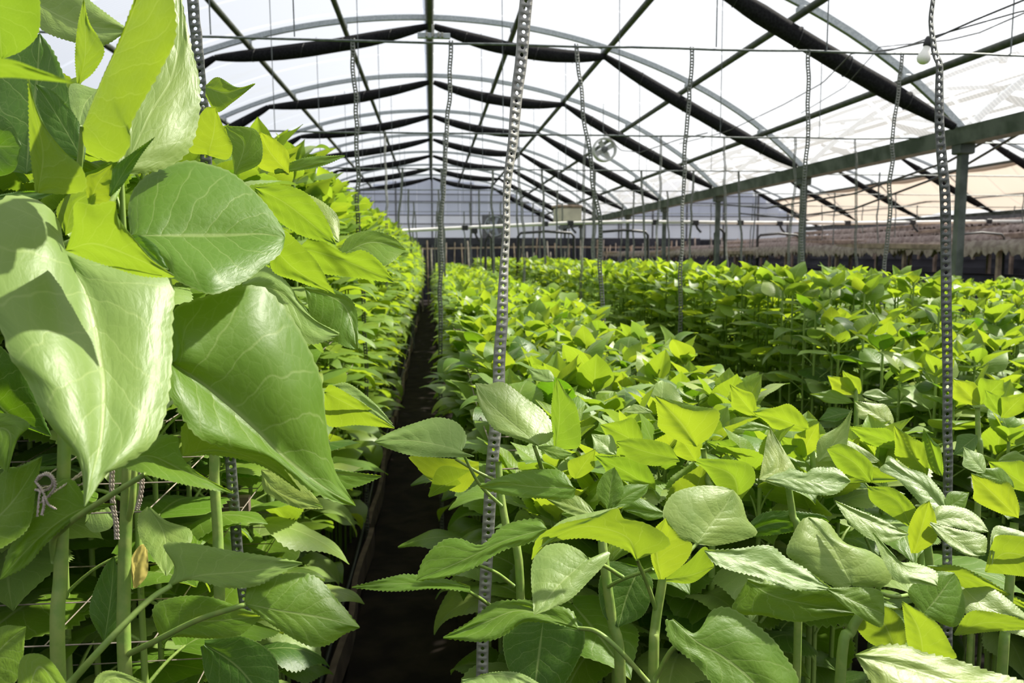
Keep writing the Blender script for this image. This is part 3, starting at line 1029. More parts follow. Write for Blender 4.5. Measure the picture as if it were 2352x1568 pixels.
def variant(kind, rng, nu, nv, serr, pseg=4, psec=5):
    if kind == 'young':
        kw = dict(width=rng.uniform(.62, .80), fold=rng.uniform(.05, .35), bend0=rng.uniform(1.1, 1.4), bend1=rng.uniform(0.5, 1.25), curl=.1, pet=.16, pet_ang=1.2, side=rng.uniform(-.15, .15), back=.02)
    else:
        kw = dict(width=rng.uniform(.78, .96), fold=rng.uniform(-.08, .22), bend0=rng.uniform(.05, .55), bend1=rng.uniform(-1.25, -.25), curl=rng.uniform(0, .35), pet=rng.uniform(.42, .62), pet_ang=rng.uniform(.7, 1.0), side=rng.uniform(-.2, .2), wav_=rng.uniform(.02, .05))
    return blade(nu, nv, rng, serr=serr, pseg=pseg, psec=psec, **kw)


LOD = {}
for li, (nu, nv, serr, ps, pc) in enumerate(((34, 6, 0.032, 6, 6), (12, 3, 0.0, 4, 4), (6, 1, 0.0, 2, 3), (3, 1, 0.0, 1, 3))):
    for kind in ('young', 'mature'):
        LOD[(li, kind)] = [variant(kind, random.Random(100 + q + (50 if kind == 'young' else 0)), nu, nv, serr, ps, pc) for q in range(5 if kind == 'young' else 9)]
LEAF_ME = {}
for li in (0, 1):
    for kind in ('young', 'mature'):
        for q, (V, F, uv, npet) in enumerate(LOD[(li, kind)]):
            mats = ['leaf_young'] if kind == 'young' else ['leaf', 'leaf', 'leaf_pale', 'leaf_dark']
            for mt in sorted(set(mats)):
                me = mesh_np('leaf', V, F, M[mt], uv)
                me.materials.append(M['stem'])
                mi = np.zeros(len(F), np.int32)
                mi[:npet] = 1
                me.polygons.foreach_set('material_index', mi)
                LEAF_ME[(li, kind, q, mt)] = me


def stem_geo(k, n):
    V, F = [], []
    for i in range(n + 1):
        z = i / n
        r = 1 - 0.45 * z
        for j in range(k):
            a = 2 * math.pi * j / k
            V.append((r * math.cos(a) + 0, r * math.sin(a), z))
    for i in range(n):
        for j in range(k):
            F.append((i * k + j, i * k + (j + 1) % k, (i + 1) * k + (j + 1) % k, (i + 1) * k + j))
    return np.array(V, float), np.array(F, np.int32)


SV, SF = stem_geo(8, 10)
SVb = SV.copy()
SVb[:, 0] += 1.2 * np.sin(SV[:, 2] * 5)
STEM_ME = [mesh_np('stem', SV, SF, M['stem']), mesh_np('stem', SVb, SF, M['stem'])]


def plant_spec(rng, h, L0, n_leaf, z_low, n_young=4, low_sparse=False):
    """list of (kind, variant, azimuth, z, length, tilt)"""
    out = []
    az = rng.uniform(0, 6.28)
    for i in range(n_leaf):
        t = i / max(1, n_leaf - 1)                       # 0 low, 1 top
        tt = t ** (0.62 if low_sparse else 0.8)
        z = z_low + (h - 0.035 - z_low) * tt
        az += 2.4 + rng.uniform(-.25, .25)
        L = L0 * (0.72 + 0.38 * math.sin(math.pi * min(1, .25 + t * .75))) * rng.uniform(.85, 1.15)
        tilt = -0.35 + 0.85 * t + rng.uniform(-.35, .35)
        out.append(('mature', rng.randrange(9), az, z, L, tilt))
    for i in range(n_young):
        az += 2.4 + rng.uniform(-.3, .3)
        out.append(('young', rng.randrange(5), az, h - 0.02 + 0.006 * i, L0 * rng.uniform(.55, .85) * (1 - 0.12 * i), rng.uniform(-.75, .0)))
    return out


def leaf_matrix(x, y, az, z, L, tilt):
    return Matrix.Translation((x, y, z)) @ Matrix.Rotation(az, 4, 'Z') @ Matrix.Rotation(-tilt, 4, 'Y') @ Matrix.Diagonal((L, L, L, 1))


def add_plant(rng, x, y, h, spec, lod, label, group, r0=0.0065):
    e = bpy.data.objects.new('sunflower_plant', None)
    e.empty_display_size = 0.05
    COL.objects.link(e)
    e.location = (x, y, 0.05)
    e['label'] = label; e['category'] = 'plant'; e['group'] = group
    s = bpy.data.objects.new('stem', STEM_ME[rng.randrange(2)])
    s.scale = (r0, r0, h - 0.02)
    s.rotation_euler = (0, 0, rng.uniform(0, 6))
    s.parent = e
    COL.objects.link(s)
    for kind, q, az, z, L, tilt in spec:
        mt = 'leaf_young' if kind == 'young' else ('leaf', 'leaf', 'leaf_pale', 'leaf', 'leaf_pale', 'leaf_dark')[rng.randrange(6)]
        o = bpy.data.objects.new('leaf', LEAF_ME[(lod, kind, q, mt)])
        o.parent = e
        o.matrix_local = leaf_matrix(0, 0, az, z - .05, L, tilt)
        COL.objects.link(o)
    return e


class Crowd:
    """far plants nobody could count, joined into one object per bed"""

    def __init__(s): s.V = []; s.F = []; s.R = []; s.n = 0

    def put(s, V, F, r):
        s.V.append(V); s.F.append(F + s.n); s.R.append(np.full(len(V), r)); s.n += len(V)

    def plant(s, rng, x, y, h, spec, lod, r0=0.0065):
        sv = (SV4 if lod > 1 else SV).copy() * np.array([r0, r0, h]) + np.array([x, y, 0.05])
        s.put(sv, SF4 if lod > 1 else SF, 0.45)
        for kind, q, az, z, L, tilt in spec:
            V, F, uv, npet = LOD[(lod, kind)][q]
            m = np.array(leaf_matrix(x, y, az, z, L, tilt))
            s.put(V @ m[:3, :3].T + m[:3, 3], F, rng.random())

    def build(s, name, label, cat):
        me = mesh_np(name, np.vstack(s.V), np.vstack(s.F), M['leaf_far'], rnd=np.concatenate(s.R))
        o = link(name, me)
        return tag(o, label, cat, kind='stuff')


SV4, SF4 = stem_geo(3, 1)


def lerp(a, b, t): return a + (b - a) * max(0.0, min(1.0, t))


def h_left(x, y): return lerp(1.62, 1.74, (y - 1.0) / 1.5) - 0.05 * max(0, x + .55)
def h_mid(x, y): return lerp(1.10, 1.20, (y - 1.2) / 3)
def h_right(x, y): return lerp(1.0, 1.36, (y - 1.6) / 1.5)


BD = [
    dict(x=(-1.12, -0.44), y0=1.28, n_ind=80, h=h_left, L=0.165, nl=17, zl=0.45, ls=False, lab='tall leafy sunflower plant, left bed, %s row back, %s from the path', grp='tall sunflower plants of the left bed', nm='left'),
    dict(x=(0.19, 0.76), y0=1.34, n_ind=125, h=h_mid, L=0.145, nl=10, zl=0.62, ls=True, lab='young sunflower plant, low middle bed, %s row back, %s from the path', grp='young sunflower plants of the low middle bed', nm='middle'),
    dict(x=(1.37, 1.98), y0=1.55, n_ind=85, h=h_right, L=0.135, nl=11, zl=0.45, ls=True, lab='long stemmed sunflower plant, taller right bed, %s row back, %s from its left edge', grp='sunflower plants of the taller right bed', nm='right'),
    dict(x=(2.60, 3.15), y0=3.0, n_ind=0, h=lambda x, y: 1.29, L=0.115, nl=8, zl=0.7, ls=True, lab='', grp='', nm='fourth'),
    dict(x=(3.75, 4.2), y0=4.2, n_ind=0, h=lambda x, y: 1.26, L=0.115, nl=8, zl=0.7, ls=True, lab='', grp='', nm='fifth'),
]
for bi, b_ in enumerate(BD):
    rng = random.Random(700 + bi)
    crowd = Crowd()
    y = b_['y0']
    cnt = 0
    xa, xb = b_['x']
    nc = 6 if bi < 3 else 4
    sp = 0.118 if bi < 3 else 0.16
    while y < 26.5:
        for c in range(nc):
            x = xa + (xb - xa) * c / (nc - 1) + rng.uniform(-.025, .025)
            yy = y + rng.uniform(-.03, .03)
            h = b_['h'](x, yy) * rng.uniform(.955, 1.04)
            if yy > 9: L = b_['L'] * 1.12
            else: L = b_['L']
            far = yy > 9
            nl = b_['nl'] if yy < 6 else max(6, b_['nl'] - 4)
            spec = plant_spec(rng, h, L, nl, b_['zl'] if not far else max(b_['zl'], 0.7), 4 if yy < 6 else 3, b_['ls'])
            if cnt < b_['n_ind']:
                add_plant(rng, x, yy, h, spec, 0 if yy < 2.0 else 1, b_['lab'] % (ORD[cnt // nc], ORD[(nc - 1 - c) if bi == 0 else c]), b_['grp'])
            else:
                crowd.plant(rng, x, yy, h, spec, 2 if yy < 7 else 3)
            cnt += 1
        y += sp * (1.0 if y < 8 else 1.35)
    crowd.build('sunflower_rows', 'endless rows of sunflower plants receding along the %s bed' % b_['nm'], 'plants')
# one more bed hidden mostly behind the tall left one
crowd = Crowd()
rng = random.Random(77)
y = 0.8
while y < 9:
    for c in range(5):
        x = -2.35 + 0.15 * c + rng.uniform(-.03, .03)
        crowd.plant(rng, x, y, 1.6, plant_spec(rng, 1.6 * rng.uniform(.95, 1.05), .14, 12, .4, 3), 2)
    y += 0.17
crowd.build('sunflower_rows', 'sunflower rows standing behind the left bed', 'plants')

# ------------------------------------------------------------------ nearest plants, modelled leaf by leaf
def crom(P, n):
    """Catmull-Rom resample by arc length; P (k,2)"""
    P = np.array(P, float)
    if len(P) == 2: P = np.array([P[0], (P[0] + P[1]) / 2, P[1]])
    Q = np.vstack([2 * P[0] - P[1], P, 2 * P[-1] - P[-2]])
    out = []
    for i in range(len(P) - 1):
        p0, p1, p2, p3 = Q[i:i + 4]
        for t in np.linspace(0, 1, 12, endpoint=False):
            out.append(0.5 * (2 * p1 + (p2 - p0) * t + (2 * p0 - 5 * p1 + 4 * p2 - p3) * t * t + (3 * p1 - p0 - 3 * p2 + p3) * t ** 3))
    out.append(P[-1])
    out = np.array(out)
    s = np.concatenate([[0], np.cumsum(np.linalg.norm(np.diff(out, axis=0), axis=1))])
    t = np.linspace(0, s[-1], n)
    return np.stack([np.interp(t, s, out[:, 0]), np.interp(t, s, out[:, 1])], 1)


def near_leaf(parent, Mid, Lf, Rt, d, a=0.0, b=0.4, fl=0.0, fr=0.0, bow=0.15, droop=0.0, mat='leaf', under=False, serr=1.0, seed=0, label=None):
    """a real leaf blade: outline and midrib give its size, (a, b) the tilt of its plane,
    fl / fr how far each half folds back from the midrib, droop how the tip bends"""
    NU, NV = 84, 7
    m, l, r = crom(Mid, NU + 1), crom(Lf, NU + 1), crom(Rt, NU + 1)
    base = m[0]
    k = d / FPX
    length = np.linalg.norm(m[-1] - m[0]) * k
    V, uv = [], []
    ph = seed * 1.7
    for i in range(NU + 1):
        t = i / NU
        for j in range(-NV, NV + 1):
            v = j / NV
            e = l[i] if v < 0 else r[i]
            av = abs(v)
            p = m[i] + (e - m[i]) * av
            lat = np.linalg.norm(e - m[i]) * k
            if av == 1 and 0.06 < t < 0.96:
                dirv = (e - m[i]) / (np.linalg.norm(e - m[i]) + 1e-6)
                tooth = (i % 3) / 2.0
                p = p + dirv * serr * (tooth - .5) * length / k * (0.009 + 0.004 * math.sin(i * .37 + seed))
            dep = d + a * (p[0] - base[0]) * k - b * (p[1] - base[1]) * k
            dep += (fl if v < 0 else fr) * lat * av
            dep -= bow * lat * 4 * av * (1 - av) * 0.5
            dep += droop * length * t * t
            dep += 0.0035 * length * math.sin((t - 0.28 * av) * 2 * math.pi * 6.5 + ph) * av * (1 - av) * 3
            dep += 0.030 * length * noise.noise(Vector((t * 2.6, v * 1.8, ph))) + 0.012 * length * noise.noise(Vector((t * 8, v * 4, ph + 5))) * av
            V.append(at(p[0], p[1], dep))
            uv.append((t, 0.5 + 0.5 * v))
    V = np.array(V)
    w_ = 2 * NV + 1
    F = np.array([(i * w_ + j, i * w_ + j + 1, (i + 1) * w_ + j + 1, (i + 1) * w_ + j) for i in range(NU) for j in range(w_ - 1)])
    f = F[(NU // 2) * (w_ - 1) + NV]
    n1 = np.cross(V[F[:, 1]] - V[F[:, 0]], V[F[:, 2]] - V[F[:, 0]]).sum(0)
    facing = n1 @ (CAM - V.mean(0)) > 0
    if facing == under: F = F[:, ::-1]
    pl = np.array(parent.location)
    o = link('leaf', mesh_np('leaf', V - pl, F, M[mat], uv), parent)
    if label: o['label'] = label
    return o


def px_tube(parent, name, pts, r, mat='stem', taper=0.75, k=10, label=None, d=None):
    """stem or petiole through (px, py, depth) points"""
    P3 = [np.array(at(*p)) for p in pts]
    n = 6 * len(pts)
    Q = [2 * P3[0] - P3[1]] + P3 + [2 * P3[-1] - P3[-2]]
    out = []
    for i in range(len(P3) - 1):
        p0, p1, p2, p3 = Q[i:i + 4]
        for t in np.linspace(0, 1, 6, endpoint=False):
            out.append(0.5 * (2 * p1 + (p2 - p0) * t + (2 * p0 - 5 * p1 + 4 * p2 - p3) * t * t + (3 * p1 - p0 - 3 * p2 + p3) * t ** 3))
    out.append(P3[-1])
    g = MB()
    sc = [1 - (1 - taper) * i / (len(out) - 1) for i in range(len(out))]
    g.tube(out, r, k, sc, up=(0.3, -1, 0.2))
    o = g.build(name, M[mat], parent, True)
    if label: o['label'] = label
    return o


def hero(px, py, d, label, group):
    p = at(px, py, d)
    return empty('sunflower_plant', (p[0], p[1], 0.05), label, 'plant', group)


def ground_stem(parent, pts, r, label=None):
    """stem from the soil up through the given points"""
    p = at(*pts[0])
    x, y = p[0], p[1]
    g = MB()
    path = [(parent.location[0], parent.location[1], 0.03), ((parent.location[0] * .4 + x * .6), (parent.location[1] * .4 + y * .6), p[2] * .55)] + [tuple(at(*q)) for q in pts]
    P3 = [np.array(q) for q in path]
    Q = [2 * P3[0] - P3[1]] + P3 + [2 * P3[-1] - P3[-2]]
    out = []
    for i in range(len(P3) - 1):
        p0, p1, p2, p3 = Q[i:i + 4]
        for t in np.linspace(0, 1, 6, endpoint=False):
            out.append(0.5 * (2 * p1 + (p2 - p0) * t + (2 * p0 - 5 * p1 + 4 * p2 - p3) * t * t + (3 * p1 - p0 - 3 * p2 + p3) * t ** 3))
    out.append(P3[-1])
    g.tube(out, r, 12, [1.1 - 0.35 * i / len(out) for i in range(len(out))], up=(0.3, -1, 0.2))
    return g.build('stem', M['stem'], parent, True)


HL = 'nearest sunflower plants of the left bed'
HR = 'nearest sunflower plants of the middle bed'
# ---- plant A: nearest on the left, carries the big pale leaf
A = hero(140, 1568, 0.84, 'nearest left sunflower plant with the largest pale drooping heart shaped leaf', HL)
ground_stem(A, [(135, 1568, .84), (140, 1300, .84), (148, 1010, .84), (150, 760, .84), (152, 575, .84)], 0.0072)
near_leaf(A, [(135, 572), (187, 653), (214, 730), (231, 825), (239, 894), (232, 1010), (212, 1090), (195, 1162)],
          [(135, 572), (140, 520), (110, 475), (60, 451), (0, 458), (-70, 540), (-60, 660), (0, 753), (23, 821), (57, 867), (96, 948), (126, 990), (168, 1036), (188, 1085), (193, 1163)],
          [(138, 573), (200, 580), (300, 590), (392, 640), (397, 750), (392, 880), (376, 965), (345, 1025), (275, 1075), (250, 1085), (222, 1120), (195, 1163)],
          .80, a=.35, b=.75, fl=-.35, fr=.25, bow=.3, mat='leaf_pale', serr=.7, seed=1, label='largest pale leaf hanging tip down')
near_leaf(A, [(150, 575), (215, 560), (300, 588), (400, 634)], [(150, 575), (168, 520), (172, 466), (215, 470), (262, 462), (272, 500), (315, 555), (350, 595), (400, 632)],
          [(150, 575), (200, 595), (260, 615), (330, 635), (400, 637)], .745, a=-.2, b=-1.1, fl=.2, fr=.0, mat='leaf_young', under=True, seed=2, label='small crinkled yellow green leaf')
near_leaf(A, [(292, 545), (335, 575), (386, 616)], [(292, 545), (320, 540), (355, 560), (375, 590), (386, 616)], [(292, 545), (300, 570), (340, 600), (386, 618)], .76, b=.2, mat='leaf_dark', seed=3)
near_leaf(A, [(190, 290), (240, 170), (285, 75), (335, -60)], [(190, 290), (232, 185), (278, 80), (332, -70)],
          [(186, 292), (200, 345), (262, 372), (298, 335), (304, 280), (370, 160), (405, 75), (388, -40), (335, -90)], .80, a=-.75, b=-.15, fr=.1, mat='leaf', under=True, seed=4, label='tall upright folded leaf seen from below')
near_leaf(A, [(282, 400), (345, 262), (395, 180), (412, 80), (405, -70)], [(282, 400), (262, 330), (300, 150), (345, 0), (405, -72)],
          [(282, 400), (350, 396), (425, 358), (455, 285), (459, 190), (438, 100), (420, 10), (405, -75)], .88, a=.6, b=.55, fr=.25, fl=.1, mat='leaf_pale', seed=5)
near_leaf(A, [(88, 442), (98, 350), (78, 250), (63, 160)], [(80, 440), (68, 340), (65, 230), (63, 160)], [(90, 444), (160, 445), (198, 432), (188, 385), (150, 350), (110, 300), (80, 235), (63, 160)],
          .76, a=-.5, b=-.3, mat='leaf_young', under=True, seed=6)
near_leaf(A, [(192, 372), (152, 300), (115, 240), (82, 193)], [(190, 372), (125, 345), (92, 262), (82, 193)], [(194, 372), (197, 330), (182, 280), (142, 228), (115, 205), (82, 193)], .83, a=.2, b=.3, mat='leaf_dark', seed=7)
near_leaf(A, [(182, 192), (196, 120), (192, -2)], [(176, 190), (172, 130), (178, 60), (192, -4)], [(184, 192), (216, 165), (240, 120), (226, 85), (205, 50), (192, -4)], .86, a=-.5, b=-.2, mat='leaf_young', under=True, seed=8)
near_leaf(A, [(252, 450), (300, 372), (356, 315)], [(250, 450), (258, 390), (302, 352), (356, 314)], [(254, 452), (286, 420), (322, 360), (356, 315)], .79, b=.3, mat='leaf_dark', seed=9)
near_leaf(A, [(205, 470), (225, 420), (258, 378)], [(203, 470), (196, 410), (225, 395), (258, 377)], [(208, 470), (250, 462), (255, 420), (258, 377)], .80, b=-.3, mat='leaf_young', under=True, seed=10)
near_leaf(A, [(150, 540), (170, 470), (215, 440), (262, 400)], [(150, 540), (130, 480), (180, 430), (262, 398)], [(152, 540), (185, 520), (245, 470), (262, 402)], .83, b=-.2, a=-.3, mat='leaf_young', under=True, seed=33)
near_leaf(A, [(-60, -40), (-10, 40), (5, 135)], [(-60, -40), (-110, 40), (-60, 120), (4, 136)], [(-60, -60), (30, -70), (84, -20), (93, 30), (86, 82), (50, 117), (4, 136)], .74, a=-.3, b=-.6, mat='leaf', under=True, seed=11)
near_leaf(A, [(-80, 160), (20, 150), (168, 190)], [(-80, 130), (20, 136), (90, 160), (170, 188)], [(-80, 190), (10, 178), (90, 184), (170, 192)], .50, a=.1, b=-1.5, mat='leaf', under=True, seed=12, serr=.3)
near_leaf(A, [(60, 400), (70, 300), (85, 190), (92, 76)], [(60, 400), (-70, 360), (-60, 180), (30, 110), (92, 76)], [(60, 400), (160, 380), (166, 250), (132, 135), (92, 76)], .95, a=.0, b=.5, mat='leaf_dark', seed=13)
near_leaf(A, [(-80, 335), (0, 336), (49, 335)], [(-80, 330), (-30, 260), (22, 278), (49, 333)], [(-80, 340), (-30, 400), (30, 394), (49, 337)], .86, a=-.2, b=.1, mat='leaf_dark', seed=14, serr=.3)
near_leaf(A, [(70, 0), (180, 55), (293, 70)], [(70, -10), (150, -45), (215, 8), (255, 38), (293, 66)], [(70, 10), (95, 68), (180, 100), (240, 104), (293, 70)], 1.0, b=.5, mat='leaf_pale', seed=15)
near_leaf(A, [(225, 205), (195, 240), (180, 292)], [(222, 205), (165, 192), (160, 235), (178, 292)], [(228, 205), (228, 250), (208, 280), (182, 292)], .92, a=.2, b=.9, mat='leaf_pale', seed=16)
near_leaf(A, [(-20, 458), (60, 445), (130, 440)], [(-20, 450), (60, 438), (130, 438)], [(-20, 470), (60, 466), (130, 442)], .82, b=.6, mat='leaf_dark', seed=17)
near_leaf(A, [(-60, 870), (30, 960), (115, 1000)], [(-60, 860), (-10, 790), (60, 870), (118, 1000)], [(-60, 880), (0, 960), (60, 985), (118, 1002)], 1.0, a=.3, b=-.2, mat='leaf_dark', seed=18)
px_tube(A, 'petiole', [(148, 590, .84), (142, 578, .82), (135, 572, .80)], .004)
px_tube(A, 'petiole', [(125, 1290, .84), (122, 1240, .83), (145, 1215, .82), (180, 1185, .80), (265, 1130, .78), (335, 1088, .77)], .0034, label='long petiole crossing in front of the stem')
px_tube(A, 'petiole', [(150, 560, .84), (200, 545, .84), (300, 541, .85)], .0034)
px_tube(A, 'petiole', [(155, 540, .84), (250, 470, .86), (282, 400, .88)], .0034)
px_tube(A, 'petiole', [(154, 530, .84), (180, 400, .82), (190, 290, .80)], .0034)
near_leaf(A, [(262, 1160), (180, 1172), (90, 1235), (0, 1330)], [(262, 1156), (205, 1150), (165, 1100), (120, 1120), (60, 1200), (20, 1262), (0, 1328)],
          [(265, 1155), (240, 1168), (170, 1195), (110, 1245), (60, 1300), (0, 1332)], .82, a=.2, b=.4, fl=.1, mat='leaf', seed=19)
near_leaf(A, [(-60, 1240), (30, 1150), (97, 1048)], [(-60, 1200), (0, 1090), (40, 1072), (97, 1047)], [(-60, 1290), (5, 1258), (65, 1212), (82, 1130), (97, 1050)], .76, a=.2, b=.6, mat='leaf', seed=20)
near_leaf(A, [(-60, 985), (20, 990), (15, 1084)], [(-60, 950), (20, 950), (68, 975), (40, 1010), (18, 1084)], [(-60, 1010), (-20, 1050), (15, 1086)], .80, b=.5, mat='leaf', seed=21)
near_leaf(A, [(60, 1620), (90, 1530), (150, 1600)], [(40, 1620), (45, 1520), (80, 1500), (120, 1520), (165, 1590)], [(60, 1650), (120, 1640), (165, 1595)], .74, b=.7, mat='leaf_young', seed=22)
near_leaf(A, [(210, 1600), (260, 1555), (350, 1580)], [(205, 1600), (225, 1550), (270, 1541), (360, 1578)], [(210, 1640), (280, 1640), (360, 1582)], .78, b=.8, mat='leaf_pale', seed=23)
near_leaf(A, [(-40, 1540), (10, 1480), (60, 1440)], [(-40, 1500), (0, 1440), (60, 1438)], [(-40, 1600), (40, 1560), (60, 1442)], .86, b=.5, mat='leaf_young', seed=24)

# ---- plant B: second stem
B = hero(286, 1568, 0.93, 'second left sunflower plant with the broad rounded leaf pointing right over the path', HL)
ground_stem(B, [(288, 1568, .93), (285, 1350, .93), (290, 1180, .93), (295, 1060, .93), (300, 800, .95), (300, 560, .95)], 0.0075)
px_tube(B, 'branch', [(292, 1200, .93), (304, 1150, .92), (310, 1060, .92)], .004)
near_leaf(B, [(300, 541), (400, 541), (520, 540), (600, 537), (652, 545)],
          [(300, 541), (294, 480), (310, 430), (350, 395), (425, 369), (480, 377), (530, 395), (580, 435), (622, 482), (652, 530), (655, 545)],
          [(300, 541), (340, 570), (385, 612), (400, 640), (450, 665), (487, 676), (525, 665), (572, 640), (612, 608), (645, 580), (655, 547)],
          .86, a=.55, b=.75, fl=.35, fr=-.45, bow=.4, mat='leaf', serr=.6, seed=25, label='broad rounded leaf, pale lower half')
near_leaf(B, [(394, 832), (475, 887), (582, 982), (643, 1043), (730, 1110), (817, 1162)],
          [(396, 830), (397, 720), (440, 690), (580, 655), (640, 690), (690, 760), (735, 860), (745, 930), (755, 1010), (770, 1080), (792, 1120), (817, 1160)],
          [(392, 834), (386, 890), (402, 930), (450, 1000), (520, 1030), (600, 1048), (642, 1068), (700, 1118), (762, 1150), (815, 1162)],
          .84, a=.75, b=.40, fl=.0, fr=-.55, bow=.35, mat='leaf', serr=.8, seed=26, label='large dark green leaf with pale lower half')
near_leaf(B, [(420, 1046), (500, 1034), (600, 1060), (690, 1126)], [(418, 1046), (424, 972), (520, 1010), (620, 1045), (690, 1124)], [(422, 1048), (500, 1046), (600, 1070), (690, 1128)], .88, b=-.8, mat='leaf_young', under=True, seed=27)
near_leaf(B, [(272, 1068), (340, 1046), (420, 1080), (535, 1132)], [(272, 1066), (330, 1030), (362, 1000), (406, 1002), (412, 1032), (428, 1062), (470, 1095), (535, 1130)], [(274, 1070), (310, 1082), (400, 1107), (470, 1122), (535, 1134)], .80, a=.1, b=.5, fr=-1.6, mat='leaf', seed=28)
px_tube(B, 'petiole', [(287, 1505, .93), (350, 1475, .90), (450, 1425, .88), (540, 1395, .86), (565, 1388, .86)], .0036)
near_leaf(B, [(560, 1385), (640, 1402), (740, 1418), (826, 1440)], [(560, 1383), (575, 1338), (640, 1318), (722, 1322), (780, 1382), (826, 1438)], [(562, 1388), (620, 1432), (700, 1480), (748, 1483), (792, 1456), (826, 1442)], .86, a=.3, b=.5, fl=.2, fr=.1, mat='leaf', seed=29)
px_tube(B, 'petiole', [(155, 1575, .80), (250, 1470, .80), (340, 1380, .82), (392, 1345, .84)], .0036, label='long diagonal petiole')
near_leaf(B, [(385, 1347), (460, 1322), (570, 1312), (692, 1294)], [(385, 1343), (400, 1300), (376, 1250), (440, 1247), (520, 1262), (620, 1277), (694, 1291)], [(386, 1348), (440, 1332), (520, 1350), (590, 1345), (645, 1317), (694, 1295)], .86, b=.7, fr=.2, mat='leaf_pale', seed=30)
near_leaf(B, [(375, 1480), (430, 1432), (500, 1425), (602, 1415)], [(373, 1480), (350, 1400), (400, 1371), (480, 1370), (560, 1398), (602, 1413)], [(377, 1480), (400, 1463), (480, 1466), (548, 1460), (602, 1417)], .95, b=.5, mat='leaf', seed=31)
near_leaf(B, [(342, 1165), (378, 1230), (382, 1322)], [(338, 1163), (318, 1185), (320, 1230), (350, 1280), (380, 1322)], [(345, 1163), (382, 1195), (436, 1215), (438, 1248), (402, 1295), (384, 1322)], .98, a=.1, b=.9, mat='leaf_pale', seed=32)
near_leaf(B, [(470, 1480), (545, 1530), (610, 1610)], [(470, 1470), (560, 1462), (632, 1510), (642, 1600)], [(460, 1485), (480, 1568), (560, 1630), (610, 1620)], 1.0, b=.3, mat='leaf_dark', seed=34)
near_leaf(B, [(205, 1190), (225, 1160), (262, 1195)], [(195, 1200), (205, 1160), (240, 1155), (265, 1190)], [(195, 1205), (215, 1222), (250, 1215), (265, 1195)], 1.05, b=.6, mat='leaf_pale', seed=35)
near_leaf(B, [(240, 1470), (255, 1370), (262, 1275)], [(235, 1470), (205, 1400), (235, 1310), (262, 1275)], [(245, 1470), (275, 1440), (275, 1330), (262, 1275)], 1.05, a=.3, b=.2, mat='leaf_dark', seed=36)
near_leaf(B, [(310, 1350), (318, 1290), (335, 1250)], [(306, 1350), (300, 1290), (318, 1255), (335, 1248)], [(314, 1350), (338, 1320), (340, 1275), (336, 1250)], 1.1, b=.4, mat='yellow_leaf', seed=37, label='withered yellow leaf')

# ---- plant C: upper leaves behind plant B
Cc = hero(495, 1568, 1.12, 'third left sunflower plant whose leaves show above and right of the rounded leaf', HL)
ground_stem(Cc, [(505, 1400, 1.12), (500, 1220, 1.12), (492, 1065, 1.12), (500, 800, 1.12), (540, 560, 1.12)], 0.0075)
near_leaf(Cc, [(556, 655), (640, 668), (700, 722), (778, 768)], [(556, 650), (605, 612), (652, 640), (690, 690), (722, 732), (780, 764)], [(556, 660), (600, 692), (650, 740), (710, 790), (780, 770)], 1.06, a=.2, b=.8, mat='leaf_pale', seed=40)
near_leaf(Cc, [(585, 430), (660, 470), (770, 560)], [(583, 428), (640, 424), (702, 442), (748, 500), (772, 560)], [(585, 434), (620, 490), (690, 540), (772, 562)], 1.08, a=-.4, b=-.5, mat='leaf', under=True, seed=41)
near_leaf(Cc, [(665, 440), (720, 490), (778, 555)], [(663, 438), (722, 452), (775, 495), (780, 553)], [(665, 444), (700, 510), (750, 550), (778, 557)], 1.12, a=.3, b=.7, mat='leaf_pale', seed=42)
near_leaf(Cc, [(620, 560), (680, 620), (770, 675)], [(620, 556), (652, 530), (692, 562), (728, 602), (770, 673)], [(620, 566), (626, 622), (682, 646), (770, 677)], 1.02, a=-.4, b=-.5, mat='leaf_young', under=True, seed=43)
near_leaf(Cc, [(690, 568), (790, 598), (906, 648)], [(688, 566), (722, 545), (790, 580), (832, 574), (872, 600), (906, 647)], [(690, 572), (722, 622), (800, 636), (906, 650)], 1.12, a=-.2, b=-.8, mat='leaf', under=True, seed=44)
near_leaf(Cc, [(773, 592), (850, 556), (932, 573)], [(773, 588), (800, 545), (850, 529), (902, 544), (932, 572)], [(774, 594), (820, 606), (882, 611), (932, 575)], 1.2, b=.7, fr=-.8, mat='leaf', seed=45)
near_leaf(Cc, [(745, 900), (805, 930), (906, 982)], [(745, 898), (762, 884), (822, 918), (872, 953), (906, 980)], [(745, 904), (752, 976), (822, 976), (906, 984)], 1.0, a=-.2, b=-.9, mat='leaf', under=True, seed=46)
near_leaf(Cc, [(760, 890), (830, 920), (900, 975)], [(756, 886), (800, 880), (860, 925), (902, 972)], [(758, 894), (830, 935), (902, 978)], 1.03, b=.8, mat='leaf_pale', seed=47)
near_leaf(Cc, [(472, 200), (520, 212), (586, 193)], [(472, 196), (500, 177), (545, 200), (586, 191)], [(472, 220), (497, 258), (535, 235), (586, 194)], 1.3, b=.2, mat='leaf', seed=48)
near_leaf(Cc, [(478, 356), (492, 300), (495, 247)], [(475, 356), (435, 347), (440, 300), (470, 250), (495, 246)], [(480, 358), (522, 366), (534, 336), (515, 295), (495, 246)], 1.1, a=-.4, b=-.4, mat='leaf_young', under=True, seed=49)
near_leaf(Cc, [(665, 400), (622, 352), (598, 303)], [(665, 395), (662, 350), (630, 318), (598, 302)], [(660, 402), (600, 388), (580, 352), (577, 330), (598, 303)], 1.3, a=-.4, b=-.5, mat='leaf_young', under=True, seed=50)
near_leaf(Cc, [(630, 396), (720, 377), (792, 357)], [(630, 390), (700, 362), (792, 356)], [(632, 400), (730, 384), (792, 360)], 1.3, b=.5, mat='leaf', seed=51)
